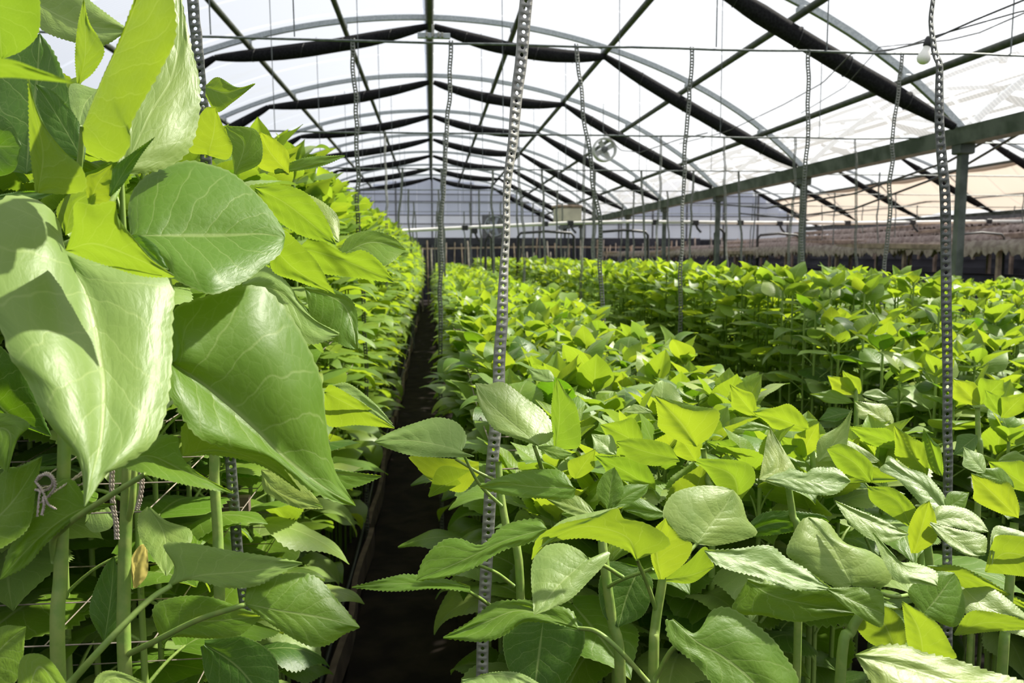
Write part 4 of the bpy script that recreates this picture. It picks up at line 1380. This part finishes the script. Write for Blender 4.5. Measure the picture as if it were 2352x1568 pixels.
near_leaf(Cc, [(540, 400), (560, 330), (520, 290)], [(538, 400), (530, 340), (518, 292)], [(545, 402), (600, 370), (590, 300), (520, 288)], 1.25, b=.3, mat='leaf', seed=52)
near_leaf(Cc, [(700, 660), (790, 700), (822, 800)], [(700, 658), (760, 662), (815, 700), (824, 800)], [(700, 664), (720, 740), (780, 790), (822, 803)], 1.15, a=.2, b=.5, mat='leaf', seed=53)
near_leaf(Cc, [(600, 1080), (640, 1130), (740, 1165)], [(600, 1078), (660, 1080), (715, 1130), (742, 1163)], [(600, 1084), (610, 1130), (680, 1165), (742, 1168)], 1.1, b=.6, mat='leaf_pale', seed=54)
near_leaf(Cc, [(640, 1120), (760, 1090), (876, 1093)], [(640, 1115), (700, 1070), (800, 1082), (876, 1092)], [(640, 1124), (740, 1130), (820, 1118), (876, 1095)], 1.15, b=.7, mat='leaf', seed=55)

# ---- middle bed, nearest plants
P1 = hero(1200, 1568, 1.14, 'sunflower plant at the near corner of the middle bed, leaves reaching over the path', HR)
ground_stem(P1, [(1195, 1345, 1.14), (1165, 1220, 1.15), (1150, 1130, 1.16), (1145, 1060, 1.17)], 0.0062)
near_leaf(P1, [(1062, 1036), (1000, 1020), (930, 1010), (860, 1014)], [(1062, 1034), (1072, 1003), (1050, 970), (1004, 958), (953, 971), (900, 990), (860, 1013)], [(1062, 1040), (1090, 1048), (1030, 1050), (953, 1047), (902, 1034), (860, 1016)], 1.10, a=-.1, b=.8, fl=.2, mat='leaf_pale', seed=60)
near_leaf(P1, [(1238, 1022), (1180, 975), (1130, 930), (1091, 880)], [(1236, 1024), (1200, 1012), (1135, 985), (1101, 931), (1091, 880)], [(1240, 1022), (1262, 1012), (1273, 985), (1250, 945), (1208, 914), (1157, 878), (1120, 882), (1091, 879)], 1.12, a=.1, b=.7, fr=.3, mat='leaf_pale', seed=61, label='pale upright leaf before the middle strap')
near_leaf(P1, [(1236, 1026), (1275, 1040), (1313, 1042)], [(1234, 1024), (1275, 1024), (1313, 1040)], [(1236, 1030), (1275, 1054), (1313, 1046)], 1.10, b=.8, mat='leaf', seed=62)
near_leaf(P1, [(1276, 1030), (1285, 950), (1279, 866)], [(1272, 1030), (1266, 950), (1270, 900), (1279, 866)], [(1282, 1032), (1332, 1022), (1326, 940), (1300, 900), (1279, 866)], 1.15, a=-.6, b=-.3, mat='leaf', under=True, seed=63)
near_leaf(P1, [(1322, 1120), (1230, 1118), (1160, 1110), (1101, 1116)], [(1322, 1124), (1290, 1082), (1234, 1078), (1157, 1092), (1101, 1115)], [(1322, 1126), (1310, 1145), (1234, 1144), (1157, 1136), (1101, 1118)], 1.08, b=.7, fr=.3, mat='leaf', seed=64)
near_leaf(P1, [(1368, 1184), (1310, 1160), (1256, 1144)], [(1368, 1180), (1330, 1140), (1290, 1140), (1256, 1143)], [(1366, 1188), (1310, 1180), (1256, 1147)], 1.08, b=.8, mat='leaf_pale', seed=65)
near_leaf(P1, [(1256, 1214), (1157, 1242), (1060, 1288), (956, 1332)], [(1256, 1212), (1234, 1190), (1157, 1206), (1106, 1250), (1055, 1236), (1014, 1242), (973, 1283), (956, 1331)], [(1258, 1216), (1223, 1244), (1157, 1264), (1086, 1305), (1030, 1325), (956, 1334)], 1.05, b=.7, fl=.1, mat='leaf', seed=66)
near_leaf(P1, [(1080, 1350), (1000, 1342), (902, 1340), (808, 1348)], [(1080, 1345), (1030, 1330), (943, 1318), (902, 1323), (808, 1347)], [(1080, 1360), (1004, 1352), (902, 1358), (808, 1350)], 1.04, b=1.4, mat='leaf', seed=67)
near_leaf(P1, [(1330, 1442), (1200, 1402), (1110, 1430), (1018, 1463)], [(1328, 1436), (1310, 1400), (1223, 1379), (1183, 1377), (1132, 1384), (1080, 1425), (1018, 1462)], [(1328, 1446), (1270, 1432), (1203, 1430), (1157, 1460), (1106, 1474), (1018, 1466)], 1.0, b=.8, mat='leaf', seed=68)
near_leaf(P1, [(1050, 1100), (1010, 1120), (985, 1140)], [(1080, 1080), (1010, 1072), (983, 1138)], [(1060, 1110), (1020, 1130), (985, 1142)], 1.2, b=-.5, mat='leaf', under=True, seed=69)
near_leaf(P1, [(1100, 1070), (1040, 1090), (990, 1100), (960, 1075)], [(1100, 1060), (1000, 1050), (940, 1048), (960, 1072)], [(1100, 1090), (1060, 1130), (1000, 1110), (960, 1078)], 1.22, b=-.6, mat='leaf_young', under=True, seed=70)
px_tube(P1, 'petiole', [(1152, 1162, 1.15), (1100, 1110, 1.13), (1062, 1038, 1.10)], .0026)
px_tube(P1, 'petiole', [(1155, 1110, 1.16), (1100, 1085, 1.16), (1046, 1054, 1.14)], .0024)
px_tube(P1, 'petiole', [(1180, 1345, 1.13), (1140, 1315, 1.10), (1095, 1296, 1.06)], .0026)
px_tube(P1, 'petiole', [(1245, 1078, 1.16), (1236, 1050, 1.13), (1226, 1022, 1.12)], .0032)
px_tube(P1, 'petiole', [(1128, 1392, 1.12), (1100, 1372, 1.08), (1066, 1352, 1.04)], .0026)

P2 = hero(1490, 1568, 1.02, 'sunflower plant in the middle front with a drooping pale leaf and lime underside', HR)
ground_stem(P2, [(1500, 1568, 1.02), (1505, 1440, 1.02), (1522, 1330, 1.02), (1530, 1260, 1.02)], 0.0068)
near_leaf(P2, [(1348, 1282), (1325, 1305), (1280, 1348), (1226, 1412)], [(1350, 1280), (1330, 1262), (1290, 1247), (1244, 1257), (1223, 1290), (1220, 1332), (1226, 1411)], [(1350, 1284), (1397, 1266), (1393, 1290), (1351, 1336), (1310, 1376), (1259, 1401), (1228, 1412)], .98, a=.1, b=.9, fl=.1, fr=.1, mat='leaf_pale', seed=71, label='pale leaf hanging tip down over the bed edge')
near_leaf(P2, [(1463, 1284), (1438, 1232), (1350, 1208), (1280, 1230), (1221, 1284)], [(1466, 1284), (1536, 1254), (1525, 1225), (1480, 1200), (1433, 1190), (1417, 1167), (1361, 1186), (1285, 1204), (1234, 1236), (1220, 1283)], [(1460, 1286), (1438, 1264), (1361, 1238), (1290, 1240), (1249, 1254), (1222, 1286)], .96, b=-1.0, fl=.2, mat='leaf', under=True, seed=72, label='lime green leaf seen from below with a pale rim')
near_leaf(P2, [(1320, 1205), (1380, 1190), (1420, 1168)], [(1240, 1240), (1290, 1195), (1360, 1176), (1418, 1164)], [(1234, 1262), (1290, 1214), (1361, 1192), (1418, 1172)], .95, b=1.0, mat='leaf_pale', seed=73)
near_leaf(P2, [(1601, 1248), (1640, 1195), (1668, 1158), (1684, 1124)], [(1598, 1248), (1545, 1222), (1522, 1180), (1545, 1134), (1600, 1116), (1650, 1116), (1684, 1124)], [(1604, 1250), (1650, 1252), (1737, 1228), (1716, 1190), (1704, 1150), (1684, 1124)], 1.06, a=.2, b=.7, fr=.3, mat='leaf_pale', seed=74, label='round pale leaf facing the camera')
near_leaf(P2, [(1397, 1168), (1402, 1120), (1412, 1072)], [(1394, 1168), (1370, 1130), (1385, 1090), (1412, 1072)], [(1400, 1168), (1425, 1150), (1432, 1115), (1412, 1072)], 1.1, a=.1, b=.4, mat='leaf', seed=75)
near_leaf(P2, [(1408, 1166), (1440, 1140), (1490, 1113)], [(1406, 1164), (1410, 1135), (1440, 1113), (1490, 1112)], [(1410, 1168), (1440, 1160), (1480, 1136), (1490, 1116)], 1.1, a=.3, b=.5, mat='leaf', seed=76)
near_leaf(P2, [(1520, 1330), (1508, 1260), (1530, 1190)], [(1512, 1330), (1495, 1280), (1500, 1220), (1530, 1188)], [(1526, 1330), (1575, 1290), (1590, 1250), (1560, 1230), (1530, 1190)], 1.0, a=-.4, b=-.4, mat='leaf_young', under=True, seed=77)
near_leaf(P2, [(1530, 1330), (1590, 1320), (1640, 1300)], [(1530, 1322), (1580, 1290), (1620, 1255), (1640, 1298)], [(1530, 1335), (1590, 1338), (1640, 1302)], 1.0, b=-.6, mat='leaf_young', under=True, seed=78)
near_leaf(P2, [(1618, 1264), (1700, 1285), (1800, 1316), (1912, 1353)], [(1618, 1262), (1686, 1260), (1766, 1252), (1806, 1280), (1850, 1305), (1912, 1351)], [(1618, 1266), (1641, 1294), (1686, 1312), (1740, 1325), (1820, 1354), (1912, 1355)], .96, a=.2, b=.8, fr=-.2, mat='leaf_pale', seed=79)
near_leaf(P2, [(1545, 1422), (1600, 1473), (1664, 1511), (1731, 1566), (1790, 1640)], [(1545, 1420), (1600, 1455), (1632, 1404), (1672, 1394), (1722, 1422), (1765, 1457), (1795, 1493), (1835, 1568), (1790, 1642)], [(1540, 1424), (1528, 1425), (1540, 1475), (1597, 1525), (1632, 1565), (1700, 1640), (1788, 1642)], .92, a=.2, b=.6, mat='leaf', seed=80, label='large dark green leaf at the bottom edge')
near_leaf(P2, [(1248, 1424), (1238, 1500), (1225, 1610)], [(1244, 1424), (1200, 1430), (1157, 1458), (1165, 1530), (1200, 1590), (1225, 1612)], [(1252, 1424), (1300, 1420), (1337, 1432), (1341, 1482), (1310, 1550), (1270, 1600), (1228, 1612)], 1.12, a=.1, b=.3, mat='leaf_dark', seed=81)
near_leaf(P2, [(1470, 1300), (1440, 1370), (1420, 1440)], [(1465, 1300), (1400, 1290), (1375, 1340), (1385, 1410), (1418, 1440)], [(1475, 1300), (1500, 1340), (1480, 1410), (1422, 1440)], 1.15, a=.1, b=.4, mat='leaf_dark', seed=82)
near_leaf(P2, [(1060, 1560), (1160, 1550), (1260, 1600)], [(1070, 1565), (1120, 1545), (1190, 1544), (1250, 1575)], [(1070, 1600), (1150, 1640), (1240, 1640)], .86, b=.9, mat='leaf_pale', seed=83)
px_tube(P2, 'petiole', [(1508, 1405, 1.02), (1490, 1350, 1.0), (1463, 1284, .96)], .003)
px_tube(P2, 'petiole', [(1530, 1310, 1.02), (1560, 1290, 1.04), (1601, 1248, 1.06)], .003)
px_tube(P2, 'petiole', [(1490, 1568, .98), (1420, 1490, .97), (1370, 1450, .98), (1328, 1442, 1.0)], .0032)
px_tube(P2, 'petiole', [(1505, 1560, 1.0), (1545, 1490, .97), (1600, 1473, .93)], .0032)
px_tube(P2, 'petiole', [(1430, 1325, 1.05), (1390, 1300, 1.02), (1350, 1283, .98)], .0028)

P3 = hero(1427, 1568, 1.12, 'thick stemmed sunflower plant left of the lime leaf, mostly stem in view', HR)
ground_stem(P3, [(1425, 1568, 1.12), (1405, 1420, 1.12), (1388, 1290, 1.12), (1380, 1200, 1.13)], 0.0078)
near_leaf(P3, [(1380, 1200), (1340, 1170), (1290, 1180)], [(1380, 1198), (1340, 1150), (1290, 1178)], [(1380, 1204), (1330, 1200), (1290, 1182)], 1.16, b=.6, mat='leaf', seed=84)
px_tube(P3, 'petiole', [(1392, 1350, 1.12), (1430, 1330, 1.08), (1500, 1305, 1.04)], .0028)

P4 = hero(1950, 1600, 0.98, 'sunflower plant at bottom right with the big folded pale leaf', HR)
ground_stem(P4, [(1930, 1560, .98), (1955, 1450, .98), (1978, 1405, .98), (2000, 1330, 1.0)], 0.0066)
near_leaf(P4, [(1956, 1340), (1925, 1280), (1905, 1245), (1858, 1188)], [(1956, 1344), (1931, 1353), (1870, 1322), (1838, 1298), (1806, 1270), (1822, 1225), (1840, 1195), (1858, 1186)], [(1958, 1346), (2025, 1347), (2049, 1325), (2039, 1295), (1998, 1265), (1940, 1245), (1900, 1198), (1858, 1186)], .98, a=.15, b=.65, fl=.1, fr=.25, bow=.35, mat='leaf_pale', seed=85, label='big pale leaf with a deep fold along its midrib')
near_leaf(P4, [(1717, 1335), (1800, 1375), (1978, 1408)], [(1717, 1328), (1800, 1345), (1930, 1352), (1978, 1406)], [(1714, 1335), (1680, 1405), (1750, 1413), (1829, 1428), (1909, 1418), (1978, 1410)], 1.0, b=.3, a=.1, mat='leaf', seed=86)
near_leaf(P4, [(1918, 1150), (1990, 1196), (2087, 1226)], [(1918, 1149), (1980, 1174), (2034, 1196), (2087, 1224)], [(1918, 1152), (1954, 1205), (2003, 1240), (2043, 1245), (2087, 1228)], 1.02, b=.8, mat='leaf_pale', seed=87)
near_leaf(P4, [(2005, 1222), (2050, 1270), (2090, 1315), (2154, 1344)], [(2005, 1221), (2060, 1285), (2101, 1292), (2150, 1312), (2154, 1342)], [(2003, 1224), (2025, 1280), (2060, 1335), (2110, 1340), (2154, 1347)], .98, b=.7, fl=.5, mat='leaf_pale', seed=88)
near_leaf(P4, [(1900, 1352), (1960, 1380), (2030, 1410)], [(1900, 1350), (1980, 1348), (2025, 1360), (2032, 1410)], [(1900, 1356), (1950, 1400), (2020, 1440), (2032, 1412)], .95, b=.6, mat='leaf', seed=89)
near_leaf(P4, [(1965, 1503), (2080, 1530), (2200, 1572), (2360, 1660)], [(1965, 1502), (2021, 1481), (2079, 1481), (2123, 1497), (2199, 1515), (2266, 1538), (2360, 1572), (2360, 1650)], [(1965, 1506), (2000, 1565), (2060, 1650), (2340, 1680)], .80, a=.1, b=.8, fl=.1, mat='leaf_pale', seed=90, label='large pale leaf cut by the bottom right corner')
near_leaf(P4, [(2122, 1510), (2108, 1440), (2071, 1379)], [(2115, 1510), (2086, 1482), (2078, 1435), (2071, 1379)], [(2128, 1512), (2194, 1512), (2186, 1486), (2159, 1438), (2128, 1412), (2071, 1379)], .86, a=-.5, b=-.4, mat='leaf_young', under=True, seed=91)
near_leaf(P4, [(2120, 1410), (2150, 1375), (2192, 1318)], [(2118, 1408), (2085, 1362), (2110, 1330), (2146, 1312), (2192, 1314)], [(2122, 1412), (2186, 1440), (2213, 1418), (2216, 1380), (2204, 1335), (2192, 1316)], .96, a=.2, b=.5, mat='leaf', seed=92)
near_leaf(P4, [(2060, 1500), (2030, 1430), (1990, 1380)], [(2050, 1500), (1990, 1470), (1960, 1420), (1990, 1380)], [(2070, 1500), (2085, 1450), (2050, 1400), (1990, 1380)], 1.0, b=-.3, mat='leaf_young', under=True, seed=93)

P5 = hero(2120, 1600, 1.12, 'sunflower plant at right with serrated white leaf edges below the dark strap', HR)
ground_stem(P5, [(2130, 1500, 1.12), (2140, 1380, 1.12), (2130, 1250, 1.12), (2110, 1160, 1.12)], 0.0066)
near_leaf(P5, [(2137, 1198), (2200, 1190), (2270, 1220)], [(2137, 1196), (2155, 1162), (2213, 1166), (2250, 1188), (2270, 1218)], [(2137, 1200), (2199, 1212), (2245, 1222), (2270, 1222)], 1.06, b=.9, mat='leaf_pale', seed=94)
near_leaf(P5, [(2170, 1168), (2110, 1110), (2035, 1062)], [(2172, 1164), (2168, 1136), (2128, 1090), (2079, 1072), (2043, 1046), (2032, 1062)], [(2166, 1172), (2132, 1173), (2097, 1138), (2060, 1100), (2021, 1080), (2032, 1064)], 1.10, a=-.1, b=.8, mat='leaf_pale', seed=95)
near_leaf(P5, [(2168, 1170), (2200, 1150), (2226, 1132)], [(2166, 1166), (2180, 1130), (2226, 1130)], [(2170, 1172), (2210, 1175), (2226, 1134)], 1.10, b=.6, mat='leaf', seed=96)
near_leaf(P5, [(2137, 1200), (2190, 1235), (2240, 1270), (2262, 1270)], [(2137, 1198), (2200, 1215), (2262, 1230), (2266, 1268)], [(2135, 1204), (2165, 1240), (2220, 1275), (2264, 1275)], 1.03, b=.8, mat='leaf_pale', seed=97)
near_leaf(P5, [(2090, 1205), (2060, 1150), (1992, 1117)], [(2095, 1205), (2105, 1170), (2055, 1122), (1992, 1116)], [(2085, 1208), (2040, 1180), (2000, 1150), (1992, 1118)], 1.12, b=-.5, mat='leaf', under=True, seed=98)
near_leaf(P5, [(2100, 1270), (2120, 1200), (2135, 1150)], [(2092, 1270), (2085, 1220), (2105, 1170), (2135, 1148)], [(2108, 1270), (2150, 1240), (2150, 1190), (2135, 1150)], 1.08, a=-.4, b=-.4, mat='leaf_young', under=True, seed=99)
px_tube(P5, 'petiole', [(2138, 1350, 1.12), (2060, 1370, 1.05), (1990, 1350, 1.0)], .003)

P6 = hero(2305, 1600, 1.05, 'sunflower plant cut by the right edge, with a tall lime curled leaf', HR)
ground_stem(P6, [(2300, 1568, 1.05), (2310, 1440, 1.05), (2320, 1330, 1.05), (2330, 1200, 1.06)], 0.0066)
near_leaf(P6, [(2130, 1300), (2240, 1335), (2370, 1400)], [(2130, 1298), (2199, 1299), (2266, 1330), (2370, 1395)], [(2130, 1303), (2220, 1352), (2300, 1385), (2370, 1404)], 1.0, a=.1, b=-1.0, mat='leaf', under=True, seed=101)
near_leaf(P6, [(2192, 1458), (2260, 1430), (2370, 1435)], [(2190, 1456), (2222, 1408), (2266, 1403), (2370, 1425)], [(2194, 1460), (2280, 1450), (2370, 1445)], .95, b=-.8, mat='leaf_young', under=True, seed=102)
near_leaf(P6, [(2262, 1312), (2310, 1270), (2400, 1290)], [(2262, 1310), (2278, 1250), (2300, 1228), (2400, 1240)], [(2264, 1314), (2320, 1320), (2400, 1330)], 1.0, b=-.7, mat='leaf', under=True, seed=103)
near_leaf(P6, [(2280, 1250), (2290, 1225), (2400, 1260)], [(2272, 1300), (2280, 1215), (2320, 1212), (2400, 1240)], [(2278, 1300), (2296, 1235), (2330, 1232), (2400, 1255)], .99, b=.8, mat='leaf_pale', seed=104)
near_leaf(P6, [(2195, 1330), (2260, 1390), (2380, 1440)], [(2195, 1325), (2280, 1350), (2380, 1430)], [(2190, 1340), (2230, 1420), (2380, 1470)], 1.04, b=.8, mat='leaf_pale', seed=105)

P7 = hero(1850, 1500, 1.2, 'sunflower plant with two white folded leaves standing above its neighbours', HR)
ground_stem(P7, [(1835, 1300, 1.2), (1820, 1180, 1.2), (1810, 1110, 1.2)], 0.0062)
near_leaf(P7, [(1744, 1100), (1785, 1072), (1785, 1030), (1769, 984)], [(1744, 1098), (1755, 1040), (1760, 1010), (1769, 983)], [(1746, 1102), (1800, 1118), (1832, 1092), (1800, 1032), (1769, 983)], 1.16, a=.1, b=.8, mat='leaf_pale', seed=106, label='white lit folded leaf standing up')
near_leaf(P7, [(1760, 1100), (1830, 1100), (1900, 1112), (1953, 1104)], [(1760, 1098), (1810, 1075), (1850, 1085), (1870, 1074), (1920, 1074), (1953, 1102)], [(1758, 1102), (1810, 1122), (1870, 1136), (1920, 1134), (1953, 1107)], 1.16, b=.8, mat='leaf_pale', seed=107)
near_leaf(P7, [(1698, 1150), (1680, 1090), (1600, 1060)], [(1702, 1148), (1735, 1100), (1710, 1060), (1600, 1052)], [(1694, 1152), (1650, 1120), (1620, 1080), (1598, 1062)], 1.18, a=-.3, b=-.6, mat='leaf', under=True, seed=108)
near_leaf(P7, [(1880, 1060), (1920, 1010), (1958, 938)], [(1876, 1060), (1880, 1010), (1930, 975), (1958, 937)], [(1884, 1060), (1935, 1050), (1950, 990), (1958, 938)], 1.25, a=.2, b=.4, mat='leaf_pale', seed=109)
near_leaf(P7, [(1560, 1056), (1480, 1036), (1416, 1014)], [(1558, 1052), (1530, 1018), (1460, 1006), (1416, 1012)], [(1562, 1060), (1500, 1070), (1440, 1050), (1416, 1016)], 1.2, a=.2, b=-.8, mat='leaf', under=True, seed=110)
near_leaf(P7, [(1700, 1230), (1780, 1200), (1900, 1200)], [(1700, 1225), (1760, 1175), (1880, 1180), (1905, 1198)], [(1700, 1235), (1800, 1225), (1900, 1204)], 1.2, b=.2, mat='leaf_dark', seed=111)
near_leaf(P7, [(2000, 1105), (1960, 1060), (1900, 1030)], [(2004, 1102), (2000, 1060), (1940, 1020), (1900, 1028)], [(1996, 1108), (1930, 1080), (1900, 1034)], 1.22, b=-.7, mat='leaf', under=True, seed=112)


# ---- plants just behind, mostly lime leaves lit from behind
def quick(parent, rows):
    for sd_, (base, tip, L_, R_, d, a, b, mat, und) in enumerate(rows):
        mid = ((base[0] + tip[0]) / 2 + (L_[0] + R_[0] - base[0] - tip[0]) * .12, (base[1] + tip[1]) / 2 + (L_[1] + R_[1] - base[1] - tip[1]) * .12)
        def side(q):
            c1 = (base[0] * .72 + q[0] * .5 - tip[0] * .22, base[1] * .72 + q[1] * .5 - tip[1] * .22)
            q2 = (q[0] * .62 + tip[0] * .38, q[1] * .62 + tip[1] * .38)
            c0 = ((base[0] + q[0]) / 2 - (tip[0] - base[0]) * .10, (base[1] + q[1]) / 2 - (tip[1] - base[1]) * .10)
            return [base, c0, q, q2, tip]
        near_leaf(parent, [base, mid, tip], side(L_), side(R_), d, a=a, b=b, mat=mat, under=und, seed=200 + sd_ * 3 + int(base[0]) % 7, bow=.2)


P8 = hero(1640, 1250, 1.38, 'sunflower plant behind the round pale leaf, crowned with big lime leaves', HR)
ground_stem(P8, [(1636, 1200, 1.38), (1625, 1100, 1.38), (1615, 1030, 1.38)], 0.006)
quick(P8, [((1601, 1026), (1503, 908), (1515, 985), (1652, 945), 1.36, -.3, -.5, 'leaf_young', True),
           ((1476, 1024), (1378, 975), (1400, 1015), (1455, 960), 1.36, -.3, -.6, 'leaf', True),
           ((1735, 955), (1676, 882), (1682, 935), (1730, 905), 1.5, -.4, -.5, 'leaf_young', True),
           ((1506, 1126), (1366, 1046), (1400, 1090), (1470, 1050), 1.30, -.2, -.7, 'leaf', True),
           ((1320, 1100), (1368, 1030), (1305, 1060), (1365, 1075), 1.3, -.3, -.5, 'leaf_young', True),
           ((1706, 1044), (1618, 1012), (1650, 1036), (1680, 1010), 1.36, 0, -.6, 'leaf', True),
           ((1416, 1044), (1358, 996), (1366, 1035), (1405, 1000), 1.32, .2, .8, 'leaf_pale', False),
           ((1501, 948), (1426, 945), (1460, 928), (1462, 950), 1.45, 0, .8, 'leaf_pale', False),
           ((1272, 876), (1211, 845), (1225, 872), (1262, 850), 1.6, 0, .8, 'leaf_pale', False),
           ((1530, 1180), (1428, 1170), (1450, 1135), (1490, 1195), 1.22, .1, .5, 'leaf', False),
           ((1600, 1060), (1560, 1000), (1545, 1040), (1612, 1015), 1.42, -.4, -.5, 'leaf_young', True)])
P9 = hero(1860, 1260, 1.45, 'sunflower plant behind the two white folded leaves, broad lime leaves spread wide', HR)
ground_stem(P9, [(1870, 1200, 1.45), (1868, 1080, 1.45), (1862, 1000, 1.45)], 0.006)
quick(P9, [((1861, 988), (1728, 945), (1780, 985), (1815, 928), 1.42, -.2, -.7, 'leaf_young', True),
           ((1771, 985), (1682, 986), (1725, 968), (1730, 990), 1.36, 0, .7, 'leaf', False),
           ((2071, 1100), (1926, 1110), (1960, 1060), (2030, 1108), 1.30, 0, -.7, 'leaf', True),
           ((2088, 1032), (1946, 978), (1990, 1020), (2040, 985), 1.38, -.2, -.7, 'leaf_young', True),
           ((2021, 1058), (1926, 1040), (1950, 1012), (1980, 1062), 1.3, .1, .8, 'leaf_pale', False),
           ((1840, 1050), (1880, 970), (1825, 1000), (1885, 1020), 1.44, -.4, -.5, 'leaf_young', True),
           ((1850, 1060), (1790, 1000), (1800, 1040), (1845, 1010), 1.44, -.3, -.6, 'leaf', True),
           ((2051, 978), (1961, 920), (1975, 960), (2035, 930), 1.7, .1, .7, 'leaf_pale', False)])
P10 = hero(2110, 1260, 1.42, 'sunflower plant just right of the dark strap foot, tall lime triangular leaves', HR)
ground_stem(P10, [(2120, 1200, 1.42), (2125, 1120, 1.42), (2122, 1080, 1.42)], 0.006)
quick(P10, [((2130, 1094), (2052, 976), (2058, 1050), (2120, 1020), 1.36, -.3, -.5, 'leaf_young', True),
            ((2165, 1094), (2121, 984), (2112, 1050), (2160, 1030), 1.38, -.4, -.4, 'leaf', True),
            ((2340, 1190), (2230, 1086), (2240, 1150), (2320, 1110), 1.28, -.2, -.6, 'leaf_young', True),
            ((2380, 1130), (2270, 1060), (2290, 1110), (2350, 1060), 1.4, -.2, -.6, 'leaf', True),
            ((2262, 1086), (2213, 1026), (2212, 1070), (2258, 1045), 1.3, .2, .8, 'leaf_pale', False),
            ((2330, 1120), (2240, 1075), (2262, 1110), (2300, 1075), 1.3, .1, .5, 'leaf', False)])
HT = 'nearest sunflower plants of the taller right bed'
P11 = hero(2250, 1150, 1.75, 'first sunflower plant of the taller bed, right of the dark strap', HT)
ground_stem(P11, [(2250, 1080, 1.75), (2247, 1000, 1.75), (2245, 935, 1.75)], 0.0065)
quick(P11, [((2250, 930), (2188, 868), (2190, 915), (2240, 880), 1.75, -.3, -.5, 'leaf_young', True),
            ((2252, 930), (2306, 872), (2250, 870), (2305, 905), 1.77, -.3, -.5, 'leaf_young', True),
            ((2300, 955), (2262, 895), (2262, 930), (2300, 912), 1.7, -.3, -.6, 'leaf', True),
            ((2300, 960), (2360, 900), (2295, 915), (2350, 945), 1.7, -.3, -.6, 'leaf', True),
            ((2245, 1000), (2190, 1045), (2200, 1000), (2235, 1040), 1.72, .2, .5, 'leaf_dark', False),
            ((2290, 1060), (2370, 1055), (2330, 1035), (2330, 1075), 1.68, .1, .5, 'leaf', False)])
P12 = hero(1960, 1020, 2.1, 'first sunflower plant of the taller bed, left of the dark strap', HT)
ground_stem(P12, [(1966, 980, 2.1), (1966, 920, 2.1), (1965, 890, 2.1)], 0.0065)
quick(P12, [((1966, 905), (1900, 862), (1915, 900), (1950, 868), 2.1, -.2, -.6, 'leaf_young', True),
            ((1975, 905), (1935, 850), (1938, 885), (1975, 870), 2.1, -.3, -.5, 'leaf_young', True),
            ((1980, 905), (2050, 915), (2015, 893), (2015, 920), 2.1, 0, .6, 'leaf_pale', False),
            ((1960, 925), (1860, 905), (1900, 925), (1915, 895), 2.08, 0, .6, 'leaf', False),
            ((1960, 945), (1880, 965), (1905, 935), (1920, 968), 2.08, 0, .5, 'leaf_dark', False)])

# twine tied through the left plants
tw = empty('twine', tuple(at(110, 1110, .80)), 'pinkish grey twine knotted in loops beside the nearest left stem', 'twine')
def tw_part(name, pts, r, turns=0):
    P = [np.array(at(*p)) for p in pts]
    Q = [2 * P[0] - P[1]] + P + [2 * P[-1] - P[-2]]
    out = []
    for i in range(len(P) - 1):
        p0, p1, p2, p3 = Q[i:i + 4]
        for t in np.linspace(0, 1, 14, endpoint=False):
            out.append(0.5 * (2 * p1 + (p2 - p0) * t + (2 * p0 - 5 * p1 + 4 * p2 - p3) * t * t + (3 * p1 - p0 - 3 * p2 + p3) * t ** 3))
    out.append(P[-1])
    g = MB()
    for s in (0, math.pi):
        path = []
        for i, p in enumerate(out):
            a = i * 0.9 + s
            path.append(p + (CR * math.cos(a) + CU * math.sin(a)) * r * 0.55)
        g.tube(path, r * .62, 5, up=(0.3, -1, 0.2))
    g.build(name, M['twine'], tw, True)


tw_part('knot_loop', [(82, 1105, .80), (92, 1092, .79), (110, 1090, .785), (122, 1105, .79), (114, 1122, .80), (95, 1128, .80)], .0014)
tw_part('knot_loop', [(88, 1100, .80), (105, 1086, .79), (122, 1095, .785), (127, 1118, .79), (112, 1140, .80)], .0014)
tw_part('cord', [(82, 1106, .80), (95, 1122, .79), (106, 1145, .79), (112, 1158, .79), (128, 1168, .79)], .0012)
tw_part('cord', [(80, 1124, .80), (92, 1128, .79), (90, 1145, .79), (86, 1186, .79)], .0012)
tw_part('cord', [(100, 1140, .79), (102, 1160, .79), (97, 1182, .79)], .0016)
tw_part('cord', [(92, 1155, .80), (120, 1132, .80), (150, 1112, .82), (190, 1082, .86), (260, 1030, .95)], .0010)
tw_part('cord', [(88, 1122, .80), (130, 1112, .82), (152, 1108, .83), (192, 1088, .86)], .0010)
tw_part('cord', [(115, 1086, .82), (190, 1040, .9), (290, 980, 1.0)], .0008)
for i, (pts, lab) in enumerate((([(256, 1075, .88), (254, 1115, .88), (258, 1165, .88), (264, 1200, .88), (266, 1238, .88)], 'thin twine end hanging left of the second stem'),
                               ([(322, 1082, .90), (324, 1110, .90), (318, 1150, .90), (312, 1170, .90)], 'thick twine end hanging right of the second stem'))):
    tw = empty('twine', tuple(at(*pts[0])), lab, 'twine')
    tw_part('cord', pts, .0016)
    tw_part('cord', [(x + 6, y, d + .004) for x, y, d in pts], .0013)
